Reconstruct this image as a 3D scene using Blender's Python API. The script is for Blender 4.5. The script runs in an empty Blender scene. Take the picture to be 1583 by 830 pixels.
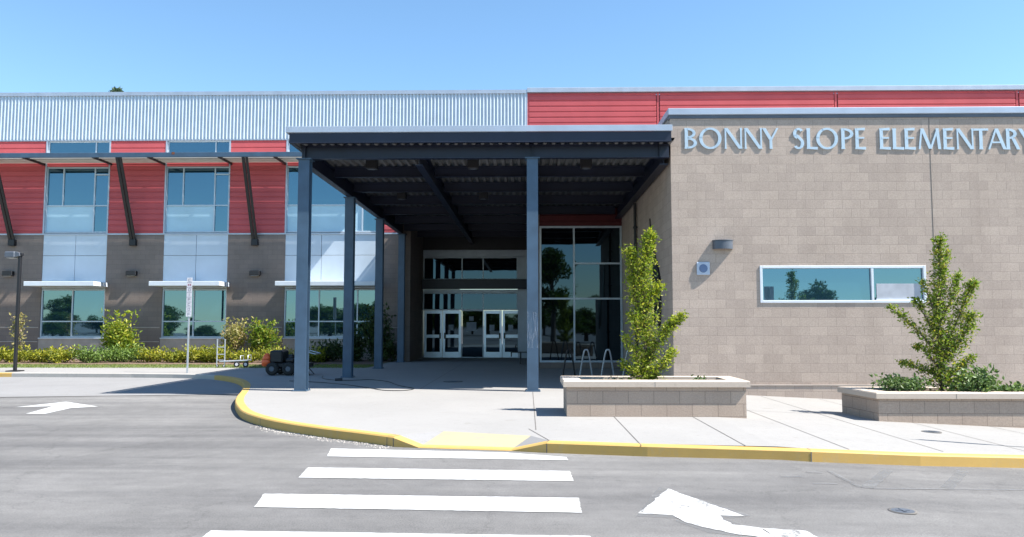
import bpy, math, random
from mathutils import Vector, Matrix
R = math.radians
scene = bpy.context.scene
col = scene.collection

# ------------------------------------------------------------------ camera, sky, sun, exposure
CAM_H = 1.45
cd = bpy.data.cameras.new('camera'); cam = bpy.data.objects.new('camera', cd); col.objects.link(cam)
cd.sensor_width = 36; cd.lens = 1207/1583*36; cd.clip_start = .05; cd.clip_end = 3000
cam.location = (0, 0, CAM_H)
cam.rotation_euler = (math.pi/2 + math.atan(88/1207), 0, math.atan(23.5/1207))
scene.camera = cam
w = bpy.data.worlds.new('World'); scene.world = w; w.use_nodes = True
nt = w.node_tree; bg = nt.nodes['Background']
sky = nt.nodes.new('ShaderNodeTexSky'); sky.sky_type = 'NISHITA'; sky.sun_disc = False
SUN = Vector((.77, -.19, 1)).normalized()
sky.sun_elevation = math.asin(SUN.z); sky.sun_rotation = math.atan2(SUN.x, SUN.y)
sky.altitude = 0; sky.air_density = 1.05; sky.dust_density = .05; sky.ozone_density = 2.6
tint = nt.nodes.new('ShaderNodeMix'); tint.data_type = 'RGBA'; tint.blend_type = 'MULTIPLY'; tint.inputs[0].default_value = 1
tint.inputs[7].default_value = (.93, 1.10, 1.14, 1); nt.links.new(sky.outputs[0], tint.inputs[6]); nt.links.new(tint.outputs[2], bg.inputs[0]); bg.inputs[1].default_value = .089
sd = bpy.data.lights.new('sun', 'SUN'); sd.energy = 5.0; sd.angle = R(.45); sd.color = (1, .95, .88)
so = bpy.data.objects.new('sun', sd); col.objects.link(so)
so.rotation_euler = SUN.to_track_quat('Z', 'Y').to_euler()
scene.view_settings.view_transform = 'Standard'; scene.view_settings.look = 'None'
scene.view_settings.exposure = 1.25; scene.view_settings.gamma = 1
scene.render.engine = 'CYCLES'
try: scene.cycles.max_bounces = 8
except Exception: pass

# ------------------------------------------------------------------ materials
def newmat(name):
    m = bpy.data.materials.new(name); m.use_nodes = True
    return m, m.node_tree, m.node_tree.nodes['Principled BSDF']
def lnk(t, a, b): t.links.new(a, b)
def rgba(c): return (c[0], c[1], c[2], 1)
def ramp(t, pts):
    r = t.nodes.new('ShaderNodeValToRGB'); e = r.color_ramp.elements
    e[0].position = pts[0][0]; e[0].color = rgba(pts[0][1]); e[1].position = pts[-1][0]; e[1].color = rgba(pts[-1][1])
    for p, c in pts[1:-1]:
        n = e.new(p); n.color = rgba(c)
    return r
def noise(t, scale, detail=4, rough=.55, vec=None, dist=0):
    n = t.nodes.new('ShaderNodeTexNoise'); n.inputs['Scale'].default_value = scale
    n.inputs['Detail'].default_value = detail; n.inputs['Roughness'].default_value = rough
    n.inputs['Distortion'].default_value = dist
    if vec is None:
        g_ = t.nodes.new('ShaderNodeNewGeometry'); vec = g_.outputs['Position']
    lnk(t, vec, n.inputs['Vector']); return n
def vscale(t, s):
    g_ = t.nodes.new('ShaderNodeNewGeometry'); v = t.nodes.new('ShaderNodeVectorMath'); v.operation = 'MULTIPLY'
    lnk(t, g_.outputs['Position'], v.inputs[0]); v.inputs[1].default_value = s; return v.outputs[0]
def bump(t, b, h, s, d=.02):
    n = t.nodes.new('ShaderNodeBump'); n.inputs['Strength'].default_value = s; n.inputs['Distance'].default_value = d
    lnk(t, h, n.inputs['Height']); lnk(t, n.outputs[0], b.inputs['Normal'])
def mixc(t, f, a, b, mode='MIX'):
    n = t.nodes.new('ShaderNodeMix'); n.data_type = 'RGBA'; n.blend_type = mode
    for i, v in ((0, f), (6, a), (7, b)):
        if isinstance(v, (int, float)): n.inputs[i].default_value = v
        elif isinstance(v, tuple): n.inputs[i].default_value = rgba(v)
        else: lnk(t, v, n.inputs[i])
    return n.outputs[2]
def mat(name, c, rough=.6, metal=0, var=.15, scale=3, bm=0, bscale=60, spec=.5):
    m, t, b = newmat(name)
    n = noise(t, scale, 5)
    r = ramp(t, [(.3, tuple(x*(1-var) for x in c)), (.7, tuple(min(1, x*(1+var)) for x in c))])
    lnk(t, n.outputs[0], r.inputs[0]); lnk(t, r.outputs[0], b.inputs['Base Color'])
    b.inputs['Roughness'].default_value = rough; b.inputs['Metallic'].default_value = metal
    b.inputs['Specular IOR Level'].default_value = spec
    if bm:
        n2 = noise(t, bscale, 3); bump(t, b, n2.outputs[0], bm, .01)
    return m

def brick_mat(name, c1, c2, mortar, msize=.006, bumpk=.5):
    m, t, b = newmat(name)
    g_ = t.nodes.new('ShaderNodeNewGeometry'); s = t.nodes.new('ShaderNodeSeparateXYZ'); lnk(t, g_.outputs['Position'], s.inputs[0])
    a = t.nodes.new('ShaderNodeMath'); a.operation = 'ADD'; lnk(t, s.outputs[0], a.inputs[0]); lnk(t, s.outputs[1], a.inputs[1])
    c = t.nodes.new('ShaderNodeCombineXYZ'); lnk(t, a.outputs[0], c.inputs[0]); lnk(t, s.outputs[2], c.inputs[1])
    br = t.nodes.new('ShaderNodeTexBrick'); lnk(t, c.outputs[0], br.inputs['Vector'])
    br.inputs['Scale'].default_value = 1; br.inputs['Brick Width'].default_value = .406; br.inputs['Row Height'].default_value = .203
    br.inputs['Mortar Size'].default_value = msize; br.inputs['Mortar Smooth'].default_value = .3
    br.inputs['Color1'].default_value = rgba(c1); br.inputs['Color2'].default_value = rgba(c2); br.inputs['Mortar'].default_value = rgba(mortar)
    n = noise(t, 1.3, 6, .6); n2 = noise(t, 45, 4, .7)
    r1 = ramp(t, [(.3, (.94, .935, .93)), (.7, (1.05, 1.05, 1.05))]); lnk(t, n.outputs[0], r1.inputs[0])
    r2 = ramp(t, [(.25, (.8, .8, .8)), (.75, (1.15, 1.15, 1.15))]); lnk(t, n2.outputs[0], r2.inputs[0])
    v3 = vscale(t, (2.2, 2.2, .25)); n3 = noise(t, 1, 5, .7, v3)
    r3 = ramp(t, [(.35, (.95, .945, .94)), (.6, (1.02, 1.02, 1.02))]); lnk(t, n3.outputs[0], r3.inputs[0])
    x = mixc(t, 1.0, br.outputs['Color'], r1.outputs[0], 'MULTIPLY'); x = mixc(t, 1.0, x, r2.outputs[0], 'MULTIPLY')
    x = mixc(t, 1.0, x, r3.outputs[0], 'MULTIPLY')
    lnk(t, x, b.inputs['Base Color']); b.inputs['Roughness'].default_value = .92
    h = t.nodes.new('ShaderNodeMath'); h.operation = 'MULTIPLY_ADD'; h.inputs[1].default_value = -1.0
    lnk(t, br.outputs['Fac'], h.inputs[0]); lnk(t, n2.outputs[0], h.inputs[2]); bump(t, b, h.outputs[0], bumpk, .008)
    return m

def asphalt_mat():
    m, t, b = newmat('asphalt')
    big = noise(t, .16, 6, .62, None, .6)
    st = noise(t, 1, 6, .6, vscale(t, (.14, .75, 1)), .8)
    fine = noise(t, 70, 4, .9); mid = noise(t, 5, 5, .7)
    r1 = ramp(t, [(.3, (.118, .115, .112)), (.52, (.155, .151, .147)), (.72, (.205, .20, .194))]); lnk(t, big.outputs[0], r1.inputs[0])
    r2 = ramp(t, [(.33, (.86, .86, .87)), (.5, (1, 1, 1)), (.66, (1.18, 1.18, 1.17))]); lnk(t, st.outputs[0], r2.inputs[0])
    r3 = ramp(t, [(.32, (.55, .55, .56)), (.5, (1, 1, 1)), (.62, (1.15, 1.15, 1.14)), (.72, (1.9, 1.88, 1.82))]); lnk(t, fine.outputs[0], r3.inputs[0])
    r4 = ramp(t, [(.3, (.9, .9, .9)), (.7, (1.1, 1.1, 1.1))]); lnk(t, mid.outputs[0], r4.inputs[0])
    x = mixc(t, 1.0, r1.outputs[0], r2.outputs[0], 'MULTIPLY'); x = mixc(t, 1.0, x, r3.outputs[0], 'MULTIPLY'); x = mixc(t, 1.0, x, r4.outputs[0], 'MULTIPLY')
    # hairline cracks
    vo = t.nodes.new('ShaderNodeTexVoronoi'); vo.feature = 'DISTANCE_TO_EDGE'; vo.inputs['Scale'].default_value = .33
    wn = noise(t, 1.6, 6, .75); g_ = t.nodes.new('ShaderNodeNewGeometry')
    va = t.nodes.new('ShaderNodeVectorMath'); va.operation = 'MULTIPLY_ADD'; va.inputs[1].default_value = (.9, .9, .9)
    lnk(t, wn.outputs['Color'], va.inputs[0]); lnk(t, g_.outputs['Position'], va.inputs[2]); lnk(t, va.outputs[0], vo.inputs['Vector'])
    cr = ramp(t, [(0, (.7, .7, .7)), (.004, (1, 1, 1))]); lnk(t, vo.outputs['Distance'], cr.inputs[0])
    x = mixc(t, 1.0, x, cr.outputs[0], 'MULTIPLY')
    # oil spots, tyre-polished bands and pale scuffs
    sp = noise(t, 2.1, 3, .5); rs = ramp(t, [(.70, (1, 1, 1)), (.76, (.74, .73, .72))]); lnk(t, sp.outputs[0], rs.inputs[0]); x = mixc(t, 1.0, x, rs.outputs[0], 'MULTIPLY')
    tw = noise(t, 1, 4, .6, vscale(t, (.05, 1.6, 1)), .3); rt = ramp(t, [(.38, (.88, .88, .885)), (.5, (1, 1, 1)), (.64, (1.14, 1.14, 1.13))]); lnk(t, tw.outputs[0], rt.inputs[0]); x = mixc(t, 1.0, x, rt.outputs[0], 'MULTIPLY')
    sc = noise(t, 3.2, 8, .8, vscale(t, (.5, 1.2, 1)), 1.2); rc = ramp(t, [(.62, (0, 0, 0)), (.72, (.4, .4, .4))]); lnk(t, sc.outputs[0], rc.inputs[0]); x = mixc(t, rc.outputs[0], x, (.24, .24, .235))
    lnk(t, x, b.inputs['Base Color']); b.inputs['Roughness'].default_value = .85; b.inputs['Specular IOR Level'].default_value = .35
    bump(t, b, fine.outputs[0], .5, .006)
    return m

def concrete_mat(name, c, var=.1):
    m, t, b = newmat(name)
    big = noise(t, .5, 6, .65, None, .4); fine = noise(t, 120, 3, .8); sp = noise(t, 9, 6, .75)
    r1 = ramp(t, [(.3, tuple(x*(1-var) for x in c)), (.7, tuple(x*(1+var) for x in c))]); lnk(t, big.outputs[0], r1.inputs[0])
    r2 = ramp(t, [(.3, (.88, .88, .88)), (.7, (1.08, 1.08, 1.08))]); lnk(t, fine.outputs[0], r2.inputs[0])
    r3 = ramp(t, [(.28, (.8, .79, .77)), (.42, (1, 1, 1)), (.8, (1.04, 1.04, 1.04))]); lnk(t, sp.outputs[0], r3.inputs[0])
    x = mixc(t, 1.0, r1.outputs[0], r2.outputs[0], 'MULTIPLY'); x = mixc(t, 1.0, x, r3.outputs[0], 'MULTIPLY')
    st = noise(t, 2.6, 3, .5); rs = ramp(t, [(.66, (1, 1, 1)), (.74, (.90, .89, .87))]); lnk(t, st.outputs[0], rs.inputs[0]); x = mixc(t, 1.0, x, rs.outputs[0], 'MULTIPLY')
    gm = noise(t, 17, 2, .4); rg = ramp(t, [(.765, (1, 1, 1)), (.785, (.72, .7, .68))]); lnk(t, gm.outputs[0], rg.inputs[0]); x = mixc(t, 1.0, x, rg.outputs[0], 'MULTIPLY')
    lnk(t, x, b.inputs['Base Color']); b.inputs['Roughness'].default_value = .88
    bump(t, b, fine.outputs[0], .25, .004); return m

def paint_mat(name, c, wear=.5, edge=.35, scale=7, stretch=(1, 1, 1), under=None):
    """road paint: worn through to the surface beneath by noise"""
    m, t, b = newmat(name)
    n = noise(t, scale, 8, .75, vscale(t, stretch)); n2 = noise(t, 90, 3, .8)
    ad = t.nodes.new('ShaderNodeMath'); ad.operation = 'MULTIPLY_ADD'; ad.inputs[1].default_value = .35
    lnk(t, n2.outputs[0], ad.inputs[0]); lnk(t, n.outputs[0], ad.inputs[2])
    r = ramp(t, [(wear, (0, 0, 0)), (min(.999, wear+edge), (1, 1, 1))]); lnk(t, ad.outputs[0], r.inputs[0])
    r2 = ramp(t, [(.3, tuple(x*.9 for x in c)), (.7, c)]); lnk(t, noise(t, 2.5, 6, .7).outputs[0], r2.inputs[0])
    lnk(t, r2.outputs[0], b.inputs['Base Color']); b.inputs['Roughness'].default_value = .7
    if under is None:
        tr = t.nodes.new('ShaderNodeBsdfTransparent'); mx = t.nodes.new('ShaderNodeMixShader')
        lnk(t, r.outputs[0], mx.inputs[0]); lnk(t, tr.outputs[0], mx.inputs[1]); lnk(t, b.outputs[0], mx.inputs[2])
        lnk(t, mx.outputs[0], t.nodes['Material Output'].inputs[0])
    else:
        lnk(t, mixc(t, r.outputs[0], under, r2.outputs[0]), b.inputs['Base Color'])
    return m

def leaf_mat(name, cols, trans=.3):
    m, t, b = newmat(name)
    g_ = t.nodes.new('ShaderNodeNewGeometry')
    r = ramp(t, [(i/(len(cols)-1), c) for i, c in enumerate(cols)]); lnk(t, g_.outputs['Random Per Island'], r.inputs[0])
    n = noise(t, 3.5, 3); rr = ramp(t, [(.3, (.75, .8, .75)), (.7, (1.2, 1.15, 1.1))]); lnk(t, n.outputs[0], rr.inputs[0])
    x = mixc(t, 1.0, r.outputs[0], rr.outputs[0], 'MULTIPLY')
    lnk(t, x, b.inputs['Base Color']); b.inputs['Roughness'].default_value = .5; b.inputs['Specular IOR Level'].default_value = .35
    tl = t.nodes.new('ShaderNodeBsdfTranslucent'); lnk(t, mixc(t, 1.0, x, (1.5, 1.6, .7), 'MULTIPLY'), tl.inputs[0])
    mx = t.nodes.new('ShaderNodeMixShader'); mx.inputs[0].default_value = trans
    lnk(t, b.outputs[0], mx.inputs[1]); lnk(t, tl.outputs[0], mx.inputs[2]); lnk(t, mx.outputs[0], t.nodes['Material Output'].inputs[0])
    return m

def glass_mat(name, base, tint, f0):
    """coated glazing: dark body colour seen through, tinted mirror reflection on top"""
    m, t, b = newmat(name)
    b.inputs['Base Color'].default_value = rgba(base); b.inputs['Roughness'].default_value = .5
    b.inputs['Specular IOR Level'].default_value = 0
    gl = t.nodes.new('ShaderNodeBsdfGlossy'); gl.inputs['Color'].default_value = rgba(tint); gl.inputs['Roughness'].default_value = .015
    n = noise(t, .8, 2); bp = t.nodes.new('ShaderNodeBump'); bp.inputs['Strength'].default_value = .02; bp.inputs['Distance'].default_value = .05
    lnk(t, n.outputs[0], bp.inputs['Height']); lnk(t, bp.outputs[0], gl.inputs['Normal'])
    lw = t.nodes.new('ShaderNodeLayerWeight'); lw.inputs[0].default_value = .25
    ma = t.nodes.new('ShaderNodeMath'); ma.operation = 'MULTIPLY_ADD'; ma.inputs[1].default_value = .8; ma.inputs[2].default_value = f0; ma.use_clamp = True
    lnk(t, lw.outputs['Fresnel'], ma.inputs[0])
    mx = t.nodes.new('ShaderNodeMixShader'); lnk(t, ma.outputs[0], mx.inputs[0]); lnk(t, b.outputs[0], mx.inputs[1]); lnk(t, gl.outputs[0], mx.inputs[2])
    lnk(t, mx.outputs[0], t.nodes['Material Output'].inputs[0]); return m

M = dict(
 asphalt=asphalt_mat(),
 slab=concrete_mat('pavement_concrete', (.285, .277, .266), .06),
 band=concrete_mat('lane_concrete', (.235, .232, .23), .08),
 kerb=concrete_mat('kerb_concrete', (.38, .36, .33)),
 yellow=paint_mat('kerb_yellow', (.54, .34, .095), .36, .3, 6, (1, 1, .6), (.40, .31, .17)),
 yramp=paint_mat('ramp_yellow', (.38, .335, .215), .40, .3, 5, (1, 1, 1), (.30, .28, .235)),
 white=paint_mat('road_paint', (.48, .48, .472), .40, .16, 5),
 oldwhite=paint_mat('worn_road_paint', (.21, .21, .21), .45, .5, 3, (1, 1, 1)),
 arrow=paint_mat('arrow_paint', (.46, .46, .455), .50, .12, 3.2, (1.6, .7, 1)),
 joint=mat('joint_dark', (.14, .13, .12), .95),
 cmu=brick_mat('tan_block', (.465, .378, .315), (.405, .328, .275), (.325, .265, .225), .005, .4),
 cmu_shaded=brick_mat('shaded_block', (.235, .19, .165), (.21, .17, .15), (.17, .14, .125), .006, .4),  # wall block with shade put into a darker base colour
 plaster=mat('tan_plaster', (.42, .36, .31), .9, bm=.3),
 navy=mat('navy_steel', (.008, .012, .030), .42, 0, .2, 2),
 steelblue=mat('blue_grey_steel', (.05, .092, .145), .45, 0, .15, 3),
 black=mat('black_metal', (.012, .012, .014), .45),
 rubber=mat('rubber', (.018, .018, .018), .8),
 galv=mat('galvanised', (.50, .53, .56), .38, .55, .1, 8),
 deck=mat('deck_galvanised', (.20, .205, .21), .5, .3, .15, 4),
 corr=mat('corrugated_metal', (.50, .56, .62), .42, .25, .06, 2),
 coping=mat('coping_metal', (.42, .47, .54), .4, .35, .08, 2),
 red_shaded=mat('shaded_red_siding', (.10, .022, .024), .6, spec=.2),  # red siding with the canopy's shade painted into its colour
 red=mat('red_siding', (.50, .10, .11), .5, 0, .07, 1.2, spec=.2),
 panel=mat('spandrel_panel', (.52, .60, .68), .3, 0, .06, 1),
 frost=mat('light_panel', (.42, .62, .74), .25, 0, .06, 1),
 frame=mat('aluminium', (.50, .56, .62), .4, .3, .06, 4),
 doorpaint=mat('pale_door_paint', (.72, .83, .95), .32, .6, .05, 3),
 awning=mat('awning_white', (.66, .70, .75), .4, .1, .05, 3),
 shade=mat('shade_tan', (.56, .54, .49), .6, 0, .08, 3),
 glass=glass_mat('teal_glass', (.012, .035, .05), (.46, .76, .95), .24),
 glass_dark=glass_mat('dark_glass', (.003, .004, .006), (.5, .78, 1), .06),
 blind=mat('blind', (.40, .42, .46), .5),
 soil=mat('soil', (.07, .05, .035), .95, 0, .35, 25, .8, 40),
 mulch=mat('mulch', (.16, .105, .075), .95, 0, .4, 30, .9, 50),
 grass=mat('grass_ground', (.14, .17, .06), .95, 0, .3, 8, .8, 80),
 cap=concrete_mat('planter_cap', (.50, .42, .345), .06),
 pblock=brick_mat('planter_block', (.42, .33, .262), (.375, .292, .232), (.26, .205, .165)),
 letter=mat('letter_metal', (.50, .59, .65), .4, .35, .05, 6),
 grey=mat('grey_fixture', (.10, .115, .14), .45, .2),
 light=mat('pale_plastic', (.45, .52, .62), .5),
 midblue=mat('blue_grille', (.12, .18, .30), .6),
 signwhite=mat('sign_white', (.66, .64, .66), .5),
 smudge=mat('sign_dark', (.13, .11, .15), .6),
 signred=mat('sign_red', (.3, .05, .1), .6),
 orange=mat('orange_plastic', (.85, .13, .03), .4),
 ygreen=mat('yellow_cloth', (.75, .45, .05), .7),
 paper=mat('paper', (.40, .45, .52), .8),
 bark=mat('bark', (.13, .10, .075), .9, 0, .3, 15, .8, 60),
 lens=mat('lamp_lens', (.6, .6, .58), .3),
 rust=mat('rust', (.20, .07, .03), .85, 0, .4, 20),
 leaf1=leaf_mat('yellow_green_leaf', [(.09, .14, .015), (.17, .24, .02), (.30, .34, .035), (.42, .40, .07)], .35),
 leaf2=leaf_mat('olive_leaf', [(.07, .13, .015), (.13, .21, .02), (.22, .29, .035), (.38, .32, .07)], .35),
 leaf_ivy=leaf_mat('blue_green_leaf', [(.035, .07, .022), (.08, .14, .04), (.14, .22, .08), (.24, .32, .15)], .2),
 leaf_jun=leaf_mat('juniper_leaf', [(.07, .09, .01), (.18, .21, .02), (.30, .31, .03), (.40, .36, .05)], .3),
 leaf_jun2=leaf_mat('green_juniper_leaf', [(.04, .08, .015), (.10, .17, .03), (.17, .26, .06), (.22, .3, .08)], .25),
 leaf_pale=leaf_mat('pale_shrub_leaf', [(.14, .16, .04), (.28, .26, .09), (.38, .34, .16), (.42, .30, .2)], .35),
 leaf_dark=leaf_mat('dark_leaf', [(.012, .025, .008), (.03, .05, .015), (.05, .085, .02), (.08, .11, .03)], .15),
 leaf_tree=leaf_mat('tree_leaf', [(.02, .045, .01), (.05, .09, .015), (.09, .14, .02), (.14, .20, .04)], .25),
 leaf_fir=leaf_mat('fir_leaf', [(.06, .10, .07), (.10, .15, .10), (.13, .18, .12)], .1),
 gravel=mat('grit', (.50, .46, .42), .9),
 bladegrass=leaf_mat('grass_blade', [(.08, .12, .02), (.14, .19, .04), (.22, .24, .07)], .25),
)

# ------------------------------------------------------------------ mesh builder
class MB:
    def __init__(s): s.v = []; s.f = []; s.smooth = []
    def add(s, vs, fs, sm=False):
        n = len(s.v); s.v += [tuple(v) for v in vs]; s.f += [tuple(i+n for i in f) for f in fs]; s.smooth += [sm]*len(fs); return s
    def quad(s, *p): return s.add(p, [tuple(range(len(p)))])
    def box(s, x0, x1, y0, y1, z0, z1, bev=0):
        if x0 > x1: x0, x1 = x1, x0
        if y0 > y1: y0, y1 = y1, y0
        if z0 > z1: z0, z1 = z1, z0
        b = min(bev, (x1-x0)*.45, (y1-y0)*.45, (z1-z0)*.45)
        if b <= 0:
            v = [(x, y, z) for z in (z0, z1) for y in (y0, y1) for x in (x0, x1)]
            return s.add(v, [(0, 2, 3, 1), (4, 5, 7, 6), (0, 1, 5, 4), (2, 6, 7, 3), (0, 4, 6, 2), (1, 3, 7, 5)])
        # chamfered box: three loops of axis faces joined
        v = []; idx = {}
        for ix, X in enumerate((x0, x1)):
            for iy, Y in enumerate((y0, y1)):
                for iz, Z in enumerate((z0, z1)):
                    sx = b if ix == 0 else -b; sy = b if iy == 0 else -b; sz = b if iz == 0 else -b
                    idx[ix, iy, iz, 0] = len(v); v.append((X, Y+sy, Z+sz))
                    idx[ix, iy, iz, 1] = len(v); v.append((X+sx, Y, Z+sz))
                    idx[ix, iy, iz, 2] = len(v); v.append((X+sx, Y+sy, Z))
        f = []
        def q(c, k): return [idx[a[0], a[1], a[2], k] for a in c]
        for i in (0, 1):
            f.append(q([(i, 0, 0), (i, 1, 0), (i, 1, 1), (i, 0, 1)][::(1 if i else -1)], 0))
            f.append(q([(0, i, 0), (1, i, 0), (1, i, 1), (0, i, 1)][::(-1 if i else 1)], 1))
            f.append(q([(0, 0, i), (1, 0, i), (1, 1, i), (0, 1, i)][::(1 if i else -1)], 2))
        for i in (0, 1):
            for j in (0, 1):
                f.append([idx[i, j, 0, 0], idx[i, j, 0, 1], idx[i, j, 1, 1], idx[i, j, 1, 0]])
                f.append([idx[i, 0, j, 0], idx[i, 0, j, 2], idx[i, 1, j, 2], idx[i, 1, j, 0]])
                f.append([idx[0, i, j, 1], idx[0, i, j, 2], idx[1, i, j, 2], idx[1, i, j, 1]])
                for k in (0, 1): f.append([idx[i, j, k, 0], idx[i, j, k, 1], idx[i, j, k, 2]])
        return s.add(v, f)
    def tube(s, pts, r, n=10, cap=True):
        pts = [Vector(p) for p in pts]; rs = r if isinstance(r, (list, tuple)) else [r]*len(pts)
        v = []; f = []; prev = None
        for i, p in enumerate(pts):
            d = (pts[min(i+1, len(pts)-1)]-pts[max(i-1, 0)]).normalized()
            a = prev if prev is not None else (Vector((0, 0, 1)) if abs(d.z) < .9 else Vector((1, 0, 0)))
            u = (a - d*a.dot(d)).normalized(); w_ = d.cross(u); prev = u
            for k in range(n):
                t_ = 2*math.pi*k/n; v.append(p+(u*math.cos(t_)+w_*math.sin(t_))*rs[i])
        for i in range(len(pts)-1):
            for k in range(n): f.append((i*n+k, i*n+(k+1) % n, (i+1)*n+(k+1) % n, (i+1)*n+k))
        s.add(v, f, True)
        if cap:
            s.add(v[:n], [tuple(range(n))[::-1]]); s.add(v[-n:], [tuple(range(n))])
        return s
    def bar(s, p, q, wx, wz, up=(0, 0, 1)):
        p = Vector(p); q = Vector(q); d = (q-p).normalized(); u = Vector(up); x = d.cross(u).normalized(); z = x.cross(d)
        v = [e+x*a*wx/2+z*b*wz/2 for e in (p, q) for a, b in ((-1, -1), (1, -1), (1, 1), (-1, 1))]
        return s.add(v, [(3, 2, 1, 0), (4, 5, 6, 7), (0, 1, 5, 4), (1, 2, 6, 5), (2, 3, 7, 6), (3, 0, 4, 7)])
    def prism(s, poly, y0, y1):
        """poly in (x,z), extruded in y"""
        n = len(poly); v = [(x, y0, z) for x, z in poly]+[(x, y1, z) for x, z in poly]
        return s.add(v, [tuple(range(n)), tuple(range(2*n-1, n-1, -1))]+[(i, i+n, (i+1) % n+n, (i+1) % n) for i in range(n)])
    def flat(s, poly, z): return s.add([(x, y, z(x) if callable(z) else z) for x, y in poly], [tuple(range(len(poly)))])
    def lathe(s, c, prof, n=24, axis='z'):
        v = []; f = []
        for r_, h in prof:
            for k in range(n):
                a = 2*math.pi*k/n; ca, sa = math.cos(a)*r_, math.sin(a)*r_
                v.append((c[0]+ca, c[1]+sa, c[2]+h) if axis == 'z' else ((c[0]+ca, c[1]+h, c[2]+sa) if axis == 'y' else (c[0]+h, c[1]+ca, c[2]+sa)))
        for i in range(len(prof)-1):
            for k in range(n): f.append((i*n+k, i*n+(k+1) % n, (i+1)*n+(k+1) % n, (i+1)*n+k))
        s.add(v, f, True)
        s.add(v[:n], [tuple(range(n))[::-1]]); s.add(v[-n:], [tuple(range(n))]); return s
    def build(s, name, m, parent=None, loc=None):
        """vertices are in world coordinates; parts keep their thing's origin"""
        root = parent
        while root is not None and root.parent is not None: root = root.parent
        if loc is None:
            loc = tuple(root.location) if root is not None else (0, 0, 0)
        me = bpy.data.meshes.new(name)
        me.from_pydata([(x-loc[0], y-loc[1], z-loc[2]) for x, y, z in s.v], [], s.f)
        me.polygons.foreach_set('use_smooth', s.smooth)
        me.materials.append(M[m] if isinstance(m, str) else m)
        me.validate(); me.update()
        o = bpy.data.objects.new(name, me); col.objects.link(o)
        if parent is not None: o.parent = parent
        else: o.location = loc
        return o
def empty(name, loc):
    o = bpy.data.objects.new(name, None); o.location = loc; o.empty_display_size = .3; col.objects.link(o); return o
def tag(o, label=None, cat=None, group=None, kind=None):
    if label: o['label'] = label
    if cat: o['category'] = cat
    if group: o['group'] = group
    if kind: o['kind'] = kind
    return o
def copy_tree(o, parent=None):
    c = o.copy(); col.objects.link(c)
    if parent: c.parent = parent
    for ch in list(o.children): copy_tree(ch, c)
    return c
def put(m, name, mt, label, cat, loc, group=None): return tag(m.build(name, mt, None, loc), label, cat, group)

def wall_face(mb, x0, x1, z0, z1, y, holes=(), depth=.12):
    xs = sorted({x0, x1, *[h[0] for h in holes], *[h[1] for h in holes]}); xs = [x for x in xs if x0 <= x <= x1]
    zs = sorted({z0, z1, *[h[2] for h in holes], *[h[3] for h in holes]}); zs = [z for z in zs if z0 <= z <= z1]
    for i in range(len(xs)-1):
        for j in range(len(zs)-1):
            cx, cz = (xs[i]+xs[i+1])/2, (zs[j]+zs[j+1])/2
            if any(h[0] < cx < h[1] and h[2] < cz < h[3] for h in holes): continue
            mb.quad((xs[i], y, zs[j]), (xs[i+1], y, zs[j]), (xs[i+1], y, zs[j+1]), (xs[i], y, zs[j+1]))
    for a, b, c, d in holes:
        Y = y+depth
        mb.quad((a, y, c), (a, y, d), (a, Y, d), (a, Y, c)); mb.quad((b, y, d), (b, y, c), (b, Y, c), (b, Y, d))
        mb.quad((a, y, d), (b, y, d), (b, Y, d), (a, Y, d)); mb.quad((b, y, c), (a, y, c), (a, Y, c), (b, Y, c))

def g(x): return -.045*max(0, min(x, 14)-3)

# ------------------------------------------------------------------ ground
ZR = -.13
m = MB()
xs = [-900, -60, -20, 3, 14, 60, 900]
for i in range(len(xs)-1):
    a, b = xs[i], xs[i+1]; m.quad((a, -900, g(a)+ZR), (b, -900, g(b)+ZR), (b, 1500, g(b)+ZR), (a, 1500, g(a)+ZR))
tag(m.build('road', 'asphalt'), kind='structure')

KERB = [(-60, 24.3, 1), (-15.8, 23.8, 1), (-12, 23.6, 1), (-10.2, 23.3, 1), (-9.1, 22.7, 1), (-8.0, 21.35, 1), (-7.1, 19.55, 1), (-6.43, 17.6, 1), (-5.99, 16.13, 1),
        (-5.6, 15.0, 1), (-5.13, 13.9, 1), (-4.75, 13.15, 1), (-4.22, 12.4, 1), (-3.64, 11.77, 1), (-2.9, 11.15, 1), (-2.3, 10.72, 1), (-1.75, 10.3, 1),
        (-1.4, 10.2, .12), (-.2, 9.98, .12), (.24, 9.85, 1), (1.45, 9.6, 1), (3.33, 9.36, 1), (4.64, 9.45, 1), (6.0, 9.68, 1), (14, 10.9, 1), (60, 17, 1)]
def catmull(P, n=5):
    out = []
    for i in range(len(P)-1):
        p0, p1, p2, p3 = [Vector(P[max(0, min(len(P)-1, i+k))]) for k in (-1, 0, 1, 2)]
        for j in range(n):
            t = j/n; out.append(tuple(.5*((2*p1)+(-p0+p2)*t+(2*p0-5*p1+4*p2-p3)*t*t+(-p0+3*p1-3*p2+p3)*t**3)))
    out.append(tuple(P[-1])); return out
KL = list(KERB[:3])+catmull([Vector(k) for k in KERB[2:17]], 4)[1:]+list(KERB[17:])
def inner(K, d):
    out = []
    for i, k in enumerate(K):
        a = K[max(0, i-1)]; b = K[min(len(K)-1, i+1)]; t = Vector((b[0]-a[0], b[1]-a[1])).normalized(); n = Vector((-t.y, t.x))
        out.append((k[0]+n.x*d, k[1]+n.y*d))
    return out
KI = inner(KL, .16); KC = inner(KL, .018)
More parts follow.
